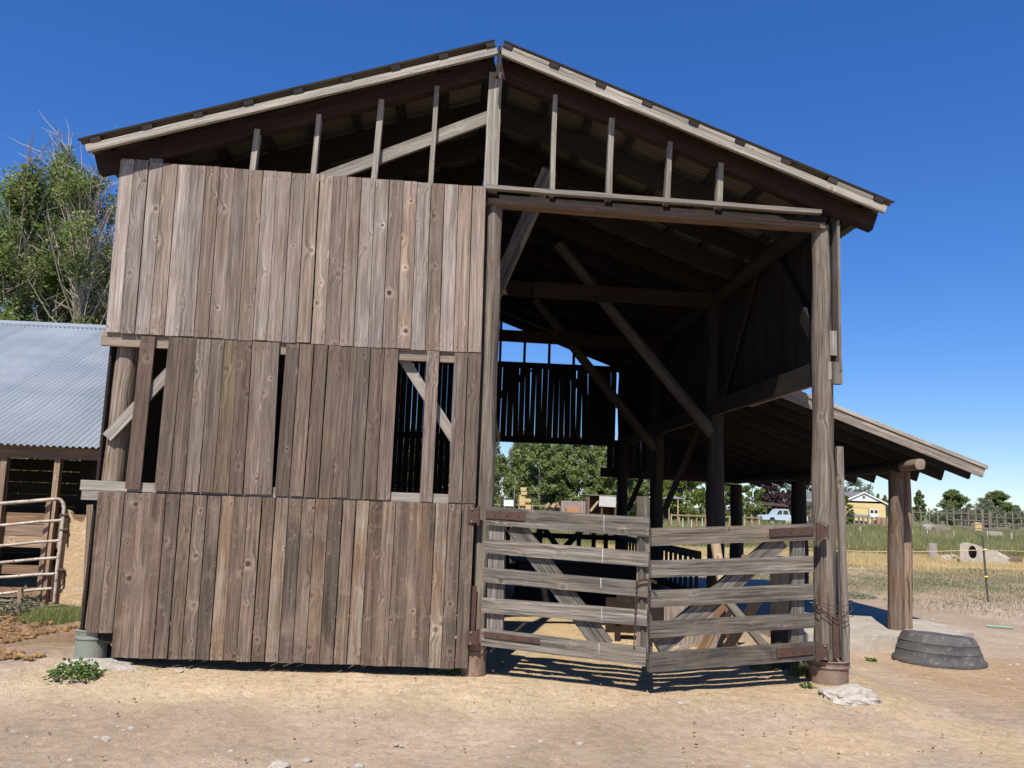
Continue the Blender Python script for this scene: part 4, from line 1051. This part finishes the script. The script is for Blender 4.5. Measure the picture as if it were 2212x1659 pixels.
def plant(key, name, loc, s, rz, label, cat='tree', group=None, sz=None):
    e, ch, used = PROTO[key]
    if not used:
        o = e; COL.objects.link(o); PROTO[key][2] = True
    else:
        o = e.copy(); COL.objects.link(o)
        for c in ch:
            d = c.copy(); COL.objects.link(d); d.parent = o
    o.name = name; o.location = loc; o.scale = (s, s, sz or s); o.rotation_euler = (0, 0, rz)
    for kk in ('label', 'category', 'group'):
        if kk in o: del o[kk]
    return tag(o, label, cat, group)
proto('col', 13.4, 5.0, L_pop, 36000, .115, 5, 'poplar', .06, bare=60, nclump=95)
proto('dead', 12.4, 5.6, L_pop, 26000, .115, 9, 'round', .10, bare=85, nclump=80)
def at(x, Y): p = onY(x, 1100, Y); return (p.x, p.y, 0)
plant('col', 'poplar_tree', at(48, 29), 1.0, .4, 'tallest leafy poplar behind the shed roof, near the left edge of the photo', group='trees behind the shed')
plant('col', 'poplar_tree', at(222, 30), .9, 1.9, 'leafy poplar close against the left edge of the barn', group='trees behind the shed', sz=.82)
plant('col', 'poplar_tree', at(-25, 27), .95, 3.3, 'leafy poplar cut off by the left edge of the photo', group='trees behind the shed', sz=.9)
plant('col', 'poplar_tree', at(160, 37), 1.0, 4.6, 'poplar standing furthest back behind the shed roof', group='trees behind the shed', sz=.92)
plant('col', 'poplar_tree', at(90, 39), 1.1, 5.6, 'dim poplar behind the half-dead tree', group='trees behind the shed', sz=.9)
plant('dead', 'half_dead_tree', at(122, 27), .97, 1.0, 'half-dead tree with pale bare twigs standing between the leafy poplars behind the shed')
proto('dk1', 9.5, 5.4, L_dark, 15000, .26, 21, 'cone', .03, nclump=110)
proto('dk2', 9.0, 6.2, L_dark, 15000, .26, 22, 'round', .03, nclump=110)
proto('wisp', 12, 5.0, L_olive, 2600, .3, 25, 'poplar', .2, bare=90, nclump=50)
grp = 'row of dark green trees seen through the barn'
lab = 'dark green conical tree in the row seen through the barn opening'
lab2 = 'bushy dark green tree in the row seen through the barn opening'
for i, (x, Y, s, k) in enumerate(((1000, 92, 1.0, 'dk1'), (1075, 88, .72, 'dk2'), (1120, 95, 1.05, 'dk1'), (1165, 92, 1.0, 'dk2'), (1205, 95, .98, 'dk1'), (1245, 93, 1.02, 'dk2'), (1290, 96, 1.05, 'dk1'), (1325, 93, .95, 'dk2'), (1365, 95, 1.0, 'dk1'), (1400, 97, .95, 'dk2'), (1430, 110, .9, 'dk1'),
                             (940, 95, 1.0, 'dk2'), (880, 92, 1.0, 'dk1'))):
    plant(k, 'evergreen_tree' if k == 'dk1' else 'bushy_tree', at(x, Y), s, i*1.3, lab if k == 'dk1' else lab2, group=grp)
for i, (x, Y, s) in enumerate(((1060, 112, 1.0), (1175, 115, 1.03), (1215, 118, .95), (1310, 114, 1.0), (1340, 118, .98), (1110, 118, .95), (1450, 125, .85))):
    plant('wisp', 'bare_poplar', at(x, Y), s, i*.9, 'thin half-bare grey poplar rising behind the dark tree row', group='half-bare trees behind the row')
proto('lime', 6.5, 7.0, L_lime, 9000, .26, 31, 'round', .05, nclump=70)
plant('lime', 'lime_green_tree', at(1485, 80), .85, .3, 'lime green rounded tree seen between the barn posts')
proto('mid', 9.0, 5.0, L_pop, 12000, .26, 33, 'round', .04, nclump=90)
plant('mid', 'green_tree', at(1528, 82), .62, .5, 'mid green tree beside the lime green tree', group='green trees behind the yard')
plant('mid', 'green_tree', at(1568, 88), .72, 2.2, 'mid green tree directly left of the first lean-to post', group='green trees behind the yard')
plant('mid', 'green_tree', at(1625, 95), .68, 4.2, 'narrow green tree left of the purple-leaved tree', group='green trees behind the yard')
proto('purp', 5.5, 4.6, L_purp, 7000, .24, 35, 'round', .08, nclump=60)
plant('purp', 'purple_leaved_tree', at(1660, 100), 1.0, .4, 'purple-leaved tree behind the rusty-roofed shelter', group='purple-leaved trees')
plant('purp', 'purple_leaved_tree', at(1697, 103), .8, 2.4, 'smaller purple-leaved tree close to the lean-to post', group='purple-leaved trees')
proto('olive', 5.5, 6.2, L_olive, 7000, .24, 37, 'round', .04, nclump=70)
for i, (x, Y, s, lb) in enumerate(((1693, 125, 1.12, 'grey-green tree behind the purple-leaved trees'), (1850, 190, 1.75, 'grey-green tree showing above the house roof'), (2053, 150, .68, 'grey-green bush left of the right-hand poplar'), (2020, 175, .6, 'low grey-green bush between the two right-hand poplars'),
                                  (2130, 135, .85, 'broad grey-green bush in front of the widest poplar'), (2093, 150, .75, 'grey-green bush between the poplars at right'), (2195, 130, .62, 'grey-green bush at the right edge of the photo'), (1925, 150, .8, 'grey-green bush right of the house'), (2160, 160, .7, 'grey-green bush behind the right corral'))):
    plant('olive', 'olive_bush', at(x, Y), s, i*1.1, lb, 'bush' if s < 1 else 'tree', 'grey-green bushes and trees')
proto('pop1', 12, 4.2, L_dark, 14000, .33, 41, 'poplar', .03, nclump=80)
proto('pop2', 12, 7.2, L_dark, 26000, .36, 43, 'round', .02, nclump=190)
plant('pop1', 'poplar_tree', at(1987, 200), .95, 0, 'slim poplar just right of the lean-to eave', group='poplars on the right horizon', sz=.66)
plant('pop2', 'poplar_tree', at(2063, 190), .98, 1, 'medium poplar on the right horizon, left of the widest one', group='poplars on the right horizon', sz=.68)
plant('pop2', 'poplar_tree', at(2150, 170), 1.08, 2.6, 'widest round poplar near the right edge of the photo', group='poplars on the right horizon', sz=.63)
plant('pop2', 'poplar_tree', at(2190, 185), .55, 4.0, 'small round tree at the right edge beside the widest poplar', group='poplars on the right horizon', sz=.4)
plant('pop1', 'poplar_tree', at(1897, 200), .62, 2, 'dark poplar partly hidden behind the yellow house', group='poplars behind the house', sz=.56)
plant('pop1', 'poplar_tree', at(1912, 205), .6, 3, 'dark poplar right of the yellow house roof', group='poplars behind the house', sz=.55)
plant('mid', 'green_tree', at(1745, 130), .85, 1.0, 'dark green tree left of the yellow house roof', group='green trees behind the yard')
plant('mid', 'shrub', at(1828, 100), .36, 1.0, 'green shrub against the yellow house wall', 'shrub', sz=.42)
plant('olive', 'shrub', at(1752, 95), .5, 3.0, 'pale shrub left of the barn corner post in front of the house', 'shrub')
# far woods on the horizon
rg = np.random.default_rng(77); n = 26000
ang = rg.uniform(-.9, .9, n); rad = rg.uniform(420, 560, n); x = np.sin(ang)*rad; y = np.cos(ang)*rad
hh = np.array([max(.6, 2.0+3*nz(a, .3, 18)+2*nz(a, 2, 60)) for a in ang]); z = rg.random(n)*hh; L = 1.0
U = rg.normal(0, 1, (n, 3)); U /= np.linalg.norm(U, axis=1)[:, None]; N_ = rg.normal(0, 1, (n, 3)); Wd = np.cross(U, N_); Wd /= np.linalg.norm(Wd, axis=1)[:, None]
P = np.stack([x, y, z], -1); v = np.stack([P-U*L, P+Wd*L, P+U*L, P-Wd*L], 1).reshape(-1, 3)
o = bpy.data.objects.new('far_woods', npmesh('far_woods', v, np.arange(4*n).reshape(-1, 4), rg.random(n), L_olive, 4)); COL.objects.link(o); tag(o, 'low hazy belt of far-off trees on the horizon', 'woods', kind='stuff')

# ------------------------------------------------------------------ yard beyond the barn
# hay stack: every bale
bm_ = MB(); bm_.plank((-.45, 0, .135), (.45, 0, .135), .42, .27, (0, 0, 1), .5, segs=6, wob=.02)
bale0 = bm_.build('hay_bale', M_hay, base=(0, 0, 0)); first = True
hb = at(1133, 62)
for lay in range(10):
    for k in range(2):
        if lay >= 7 and k == 1: continue
        o = bale0 if first else bale0.copy()
        if not first: COL.objects.link(o)
        first = False
        o.location = (hb[0]+(k-.5)*.44+(.12 if lay > 7 else 0)+random.uniform(-.04, .04), hb[1]+random.uniform(-.08, .08), .02+lay*.275)
        o.rotation_euler = (0, random.uniform(-.03, .03), math.pi/2+random.uniform(-.08, .08))
        tag(o, 'yellow hay bale in the tall stack before the dark green trees', 'hay bale', 'bales of the hay stack')
# open-fronted box with a white sheet
Yb = 34.0; b0 = onY(1272, 1120, Yb)
bx = empty('calf_shelter', (b0.x+.6, Yb+.4, 0), 'brown open-fronted wooden shelter with a white sheet across its top', 'shelter')
xa, xb = onY(1272, 1100, Yb).x, onY(1329, 1100, Yb).x; zt = onY(1300, 1071, Yb).z
part('back_wall', W_shed, bx, lambda m: m.plank((xa, Yb+.9, zt/2), (xb, Yb+.9, zt/2), zt, .03, (0, 1, 0)))
for x in (xa, xb, (xa+xb)/2): part('side_wall', W_shed, bx, lambda m: m.plank((x, Yb, zt/2), (x, Yb+.88, zt/2), zt-.02, .03, (1, 0, 0)))
part('roof', W_stud, bx, lambda m: m.plank((xa-.03, Yb+.42, zt+.02), (xb+.03, Yb+.42, zt+.02), .95, .03, (0, 0, 1)))
part('front_sheet', M_sheet, bx, lambda m: m.plank((onY(1294, 1083, Yb).x, Yb-.03, zt-.22), (xb+.02, Yb-.03, zt-.24), .44, .02, (0, 1, 0)))
part('brace', W_fresh, bx, lambda m: m.plank(onY(1275, 1104, Yb-.05), onY(1292, 1083, Yb-.05), .09, .03, (0, 1, 0)))
part('front_wall', W_dark, bx, lambda m: m.plank((xa+.02, Yb+.05, .45), (xb-.02, Yb+.05, .45), .9, .03, (0, 1, 0)))
# orange trough, red boards, misc
p = at(1238, 55); m = MB(); z1 = onY(1238, 1089, 55).z
m.prism([(p[0]-.4, 55, .2), (p[0]+.4, 55, .2), (p[0]+.46, 55, z1-.24), (p[0]+.25, 55, z1-.15), (p[0]-.2, 55, z1-.17), (p[0]-.46, 55, z1-.28)], (0, .6, 0)); tag(m.build('orange_trough', M_orange, base=p), 'orange rusty trough left of the brown open-fronted shelter', 'trough')
m = MB(); za = onY(1240, 1082, 66).z; xa_, xb_ = onY(1212, 1090, 66).x, onY(1275, 1090, 66).x
for k in range(9): m.plank((xa_+(xb_-xa_)*(k+.5)/9, 66, 0), (xa_+(xb_-xa_)*(k+.5)/9, 66, za+random.uniform(-.04, .02)), (xb_-xa_)/9-.02, .03, (0, 1, 0))
tag(m.build('board_fence', M_pink, base=((xa_+xb_)/2, 66, 0)), 'faded reddish board fence behind the orange trough', 'fence')
for i, (x, lb, ww, hh_) in enumerate(((1183, 'pale sawn log on end left of the orange trough', .16, .3), (1196, 'tan block of firewood left of the orange trough', .2, .2), (1209, 'pale yellow leaning log beside the orange trough', .16, .42))):
    p = at(x, 58); zz = onY(x, 1092, 58).z; m = MB(); m.log((p[0]-.1, 58, zz-.15), (p[0]+.12-(.35 if i == 2 else 0), 58, zz+hh_*.55), ww*.8, ww*.75, 3, 10)
    m.log((p[0], 58.3, 0), (p[0], 58.3, zz-.05), ww*1.1, ww*1.1, 2, 9); tag(m.build('firewood', W_fresh, base=(p[0], 58, 0)), lb, 'firewood', 'firewood by the trough')
for i, (x, y0, lb) in enumerate(((1083, 1031, 'thin upright pole left of the hay stack'), (1111, 1027, 'thin leaning pole beside the hay stack'))):
    p = at(x-3*i, 70); m = MB(); m.tube([p, onY(x+3*i, y0, 70)], .04, 6); tag(m.build('pole', M_post, base=p), lb, 'pole', 'poles by the hay stack')
p = at(1098, 60); m = empty('hand_cart', p, 'small white-bodied cart with dark wheels left of the hay stack', 'cart')
z2 = onY(1098, 1080, 60).z
part('bin', M_white, m, lambda q_: q_.box((p[0]-.35, 59.7, z2-.45), (p[0]+.35, 60.3, z2)))
for s in (-1, 1): part('wheel', M_tire, m, lambda q_: q_.tube([V((p[0]+s*.5, 60+.5*math.cos(t), z2-.35+.6*math.sin(t))) for t in np.linspace(0, 2*math.pi, 20)], .04, 6))
# yard fence lines
def rail_fence(label, x0, x1, Y0, Y1, zt, npost, nrail, mat=M_post, rw=.1, pw=.1, name='rail_fence', extra=.15):
    a = onY(x0, 1100, Y0); b = onY(x1, 1100, Y1); a.z = b.z = 0
    t = empty(name, (a+b)/2, label, 'fence')
    for k in range(npost):
        p = a+(b-a)*k/(npost-1); hh_ = zt+random.uniform(0, extra)
        part('post', mat, t, lambda m: m.plank(p+V((0, .06, 0)), p+V((random.uniform(-.05, .05), .06, hh_)), pw, pw, (0, 1, 0)))
    for k in range(nrail):
        z = zt*(.3+.65*k/max(1, nrail-1)); part('rail', mat, t, lambda m: m.plank(a+V((0, 0, z)), b+V((0, 0, z+random.uniform(-.05, .05))), rw, .04, (0, 1, 0)))
    return t
rail_fence('weathered rail fence running behind the hay stack', 1000, 1215, 72, 68, 1.45, 8, 3)
rail_fence('pale rail fence with white post tops between the barn posts', 1450, 1640, 60, 66, 1.15, 12, 2, W_fresh, .12, .09)
rail_fence('low wooden fence in front of the yellow house', 1835, 1915, 100, 98, 1.3, 9, 2, M_post, .15, .2)
rail_fence('tall dark corral fence on the right, its left section', 1935, 2045, 96, 92, 2.2, 7, 2, M_post, .10, .11, 'corral_fence', .6)
rail_fence('tall dark corral fence in the middle of the right background', 2045, 2140, 86, 82, 2.2, 7, 3, M_post, .10, .11, 'corral_fence', .6)
rail_fence('tall dark corral fence running off the right edge', 2120, 2260, 80, 74, 1.9, 9, 3, M_post, .09, .10, 'corral_fence', .6)
rail_fence('inner corral fence with a dark gate at right', 2085, 2200, 70, 66, 1.2, 7, 3, M_post, .07, .08, 'corral_fence', .3)
# white-topped stakes in the meadow
for i, (x, y, Y) in enumerate(((1858, 1137, 60), (1920, 1142, 60), (2060, 1147, 58), (2133, 1149, 57), (2003, 1146, 58), (2185, 1152, 56), (1475, 1119, 55), (1494, 1122, 55), (1517, 1119, 56), (1553, 1121, 55), (1590, 1124, 55))):
    p = onY(x, y, Y); m = MB(); m.plank((p.x, Y, 0), (p.x, Y, max(.5, p.z)), .035, .03, (0, 1, 0)); tag(m.build('white_stake', M_white, base=(p.x, Y, 0)), 'short white-topped stake standing in the meadow grass', 'stake', 'white stakes in the meadow')
for i, (x, y, Y, sx, sz, mt, lb) in enumerate(((2010, 1139, 75, .5, .3, M_conc, 'pale crate lying in the weeds left of the corral'), (2152, 1150, 62, .6, .06, M_conc, 'long pale board lying before the corral'), (2115, 1135, 78, .4, .3, M_hay, 'pale hay pile on a platform inside the corral'), (2038, 1141, 74, .8, .25, M_post, 'dark heap of branches in the weeds before the corral'))):
    p = onY(x, y, Y); m = MB(); c0 = V((p.x, Y, p.z))
    m.prism([c0+V((-sx, 0, -sz-.2)), c0+V((sx, 0, -sz-.2)), c0+V((sx*.9, 0, sz*.5)), c0+V((sx*.3, 0, sz)), c0+V((-sx*.6, 0, sz*.8)), c0+V((-sx, 0, sz*.2))], (0, .6, 0)); m.v = [V((q_.x, q_.y, max(q_.z, 0))) for q_ in m.v]
    tag(m.build(['crate', 'board', 'hay_pile', 'brush_heap'][i], mt, base=(p.x, Y, 0)), lb, ['crate', 'board', 'hay', 'brush'][i])

# yellow brick house
Yh = 112.0
ap = onY(1867, 1064, Yh); le = onY(1815, 1084, Yh); re_ = onY(1917, 1091, Yh)
hx0, hx1 = le.x, re_.x; ze = (le.z+re_.z)/2; za = ap.z; xm = (hx0+hx1)/2
back = V((-4.6, 10.0, 0))
house = empty('brick_house', (xm, Yh, 0), 'yellow brick house with a white gable and grey roof beyond the meadow', 'house')
zc = ze+.32
part('brick_wall', M_brick, house, lambda m: m.prism([(hx0+.3, Yh, -.2), (hx1-.3, Yh, -.2), (hx1-.3, Yh, zc), (hx0+.3, Yh, zc)], back))
def f(m):
    def zz(x): return ze+(za-ze)*(1-abs(x-xm)/((hx1-hx0)/2))
    m.prism([(hx0+.3, Yh-.03, zc), (hx1-.3, Yh-.03, zc), (hx1-.3, Yh-.03, zz(hx1-.3)-.05), (xm, Yh-.03, za-.12), (hx0+.3, Yh-.03, zz(hx0+.3)-.05)], back*.99)
part('gable', M_white, house, f)
for xe in (hx0, hx1):
    sg = 1 if xe > xm else -1
    rf = part('roof', M_roofg, house, lambda m: m.prism([(xm, Yh-.18, za), (xe+.25*sg, Yh-.18, ze-.13), (xe+.25*sg, Yh-.18, ze-.03), (xm, Yh-.18, za+.1)], back*1.1))
    part('fascia', M_white, rf, lambda m: m.prism([(xm, Yh-.22, za-.08), (xe+.28*sg, Yh-.22, ze-.22), (xe+.28*sg, Yh-.22, ze-.02), (xm, Yh-.22, za+.12)], (0, .05, 0)))
wx = onY(1880, 1113, Yh)
wn = part('window', M_white, house, lambda m: m.box((wx.x-.1, Yh-.06, wx.z-.35), (wx.x+1.15, Yh-.02, wx.z+.85)))
part('pane', M_glass, wn, lambda m: (m.box((wx.x, Yh-.09, wx.z+.3), (wx.x+.45, Yh-.07, wx.z+.75)), m.box((wx.x+.6, Yh-.09, wx.z+.3), (wx.x+1.05, Yh-.07, wx.z+.75))))
part('vent', M_roofg, house, lambda m: m.box((xm-.2, Yh-.07, za-.85), (xm+.2, Yh-.04, za-.45)))
# trailer with pipes
Yt = 104.0; p = onY(1856, 1112, Yt)
tr = empty('flatbed_trailer', (p.x, Yt, 0), 'grey flatbed trailer with pipe rack in front of the yellow house', 'trailer')
part('deck', M_galv, tr, lambda m: m.plank((p.x-1.6, Yt, p.z-.15), (p.x+1.5, Yt, p.z-.3), 1.2, .14, (0, 0, 1)))
part('pipes', M_galv, tr, lambda m: [m.tube([V((p.x-1.5, Yt-.4+.14*k, p.z+.05+.05*(k % 2))), V((p.x+1.4, Yt-.4+.14*k, p.z-.1+.05*(k % 2)))], .07, 7) for k in range(7)])
part('rack', M_post, tr, lambda m: (m.plank((p.x-1.5, Yt-.6, p.z-.1), (p.x-1.5, Yt-.6, p.z+1.0), .07, .07, (0, 1, 0)), m.plank((p.x+1.0, Yt-.6, p.z-.2), (p.x+1.0, Yt-.6, p.z+.9), .07, .07, (0, 1, 0)), m.plank((p.x-1.5, Yt-.6, p.z+.95), (p.x+1.0, Yt-.6, p.z+.85), .06, .06, (0, 1, 0))))
for s in (-.4, .4): part('wheel', M_tire, tr, lambda m: m.log((p.x+s, Yt-.65, .4), (p.x+s, Yt+.65, .4), .38, .38, 2, 16, 0))
p = onY(1905, 1126, 99); m = MB(); c0 = V((p.x, 99, 0)); m.prism([c0+V((-1.0, 0, 0)), c0+V((1.3, 0, 0)), c0+V((1.1, 0, p.z*.8)), c0+V((.3, 0, p.z+.35)), c0+V((-.8, 0, p.z+.1))], (0, 1, 0))
tag(m.build('lumber_pile', M_orange, base=c0), 'orange lumber pile at the right end of the yellow house', 'lumber')

# pickup
Yp = 88.0; pl_ = onY(1641, 1125, Yp).x; k_ = Yp/FPX
truck = empty('pickup_truck', (pl_+2, Yp, 0), 'pale blue pickup truck parked beyond the meadow grass', 'truck')
def tx(px): return pl_+(px-1641)*k_
def f(m):
    P_ = [(0, .5), (0, .92), (.15, 1.0), (1.35, 1.08), (1.75, 1.62), (2.95, 1.66), (3.1, 1.15), (3.2, 1.02), (5.1, 1.02), (5.15, .5), (4.75, .5), (4.6, .8), (4.2, .8), (4.05, .5), (1.45, .5), (1.3, .8), (.9, .8), (.75, .5)]
    m.prism([(pl_+x, Yp-.85, z+.18) for x, z in P_], (0, 1.7, 0))
part('body', M_truck, truck, f)
part('side_window', M_glass, truck, lambda m: m.prism([(pl_+1.6, Yp-.87, 1.30), (pl_+2.2, Yp-.87, 1.32), (pl_+2.2, Yp-.87, 1.74), (pl_+1.85, Yp-.87, 1.74)], (0, 1.74, 0)))
part('side_window', M_glass, truck, lambda m: m.prism([(pl_+2.35, Yp-.87, 1.32), (pl_+2.9, Yp-.87, 1.32), (pl_+2.85, Yp-.87, 1.74), (pl_+2.35, Yp-.87, 1.74)], (0, 1.74, 0)))
part('roof_panel', M_white, truck, lambda m: m.box((pl_+1.8, Yp-.84, 1.845), (pl_+2.95, Yp+.84, 1.875)))
for x in (1.1, 4.4):
    w_ = part('wheel', M_tire, truck, lambda m: m.log((pl_+x, Yp-.88, .38), (pl_+x, Yp-.62, .38), .37, .37, 2, 18, 0))
    part('rim', M_galv, w_, lambda m: m.log((pl_+x, Yp-.90, .38), (pl_+x, Yp-.87, .38), .2, .2, 1, 14, 0))
part('headlight', M_white, truck, lambda m: m.box((pl_-.02, Yp-.8, .95), (pl_+.02, Yp-.5, 1.1)))
tk = empty('water_tank', (tx(1704), Yp+2, 0), 'dusty pink cylindrical tank on a stand behind the pickup truck', 'tank')
zt_ = onY(1704, 1107, Yp+2).z
part('drum', M_tank, tk, lambda m: m.log((tx(1688), Yp+2, zt_), (tx(1716), Yp+2, zt_), .36, .36, 3, 20, 0), True)
part('stand', M_white, tk, lambda m: [m.plank((tx(a), Yp+2-.4, 0), (tx(b), Yp+2-.4, zt_-.4), .1, .08, (0, 1, 0)) for a, b in ((1690, 1695), (1702, 1695), (1712, 1718), (1722, 1718))])
# rusty-roofed shelter
Ys = 98.0; a = onY(1630, 1090, Ys); b = onY(1700, 1090, Ys)
sh = empty('open_shelter', ((a.x+b.x)/2, Ys, 0), 'rusty-roofed open shelter with wooden posts behind the pickup truck', 'shelter')
part('roof', M_rust, sh, lambda m: m.prism([(a.x, Ys-.6, a.z), (b.x, Ys-.6, a.z-.15), (b.x, Ys+2.2, a.z+.4), (a.x, Ys+2.2, a.z+.55)], (0, 0, .08)))
for x in (a.x+.3, a.x+1.35, a.x+2.6, b.x-.25): part('post', W_shed, sh, lambda m: m.plank((x, Ys-.3, 0), (x, Ys-.3, a.z), .12, .12, (0, 1, 0)))
part('back_wall', W_shed, sh, lambda m: m.plank((a.x+.2, Ys+1.8, a.z*.4), (b.x-.2, Ys+1.8, a.z*.4), a.z*.85, .05, (0, 1, 0)))
# garden canopy between the trees
Yc = 78.0; a = onY(1435, 1073, Yc); b = onY(1478, 1073, Yc)
gcan = empty('garden_pavilion', ((a.x+b.x)/2, Yc, 0), 'small pale green roofed pavilion under the lime green tree', 'pavilion')
part('roof', M_galv, gcan, lambda m: m.prism([(a.x, Yc, a.z-.15), (b.x, Yc, a.z-.15), ((a.x+b.x)/2, Yc, a.z+.15)], (0, 1.6, 0)))
for x in (a.x+.5, b.x-.6): part('post', W_fresh, gcan, lambda m: m.plank((x, Yc+.1, 0), (x, Yc+.1, a.z-.15), .1, .1, (0, 1, 0)))
part('back_wall', W_dark, gcan, lambda m: m.plank((a.x+.3, Yc+1.5, .9), (b.x-.2, Yc+1.5, .9), 1.7, .05, (0, 1, 0)))
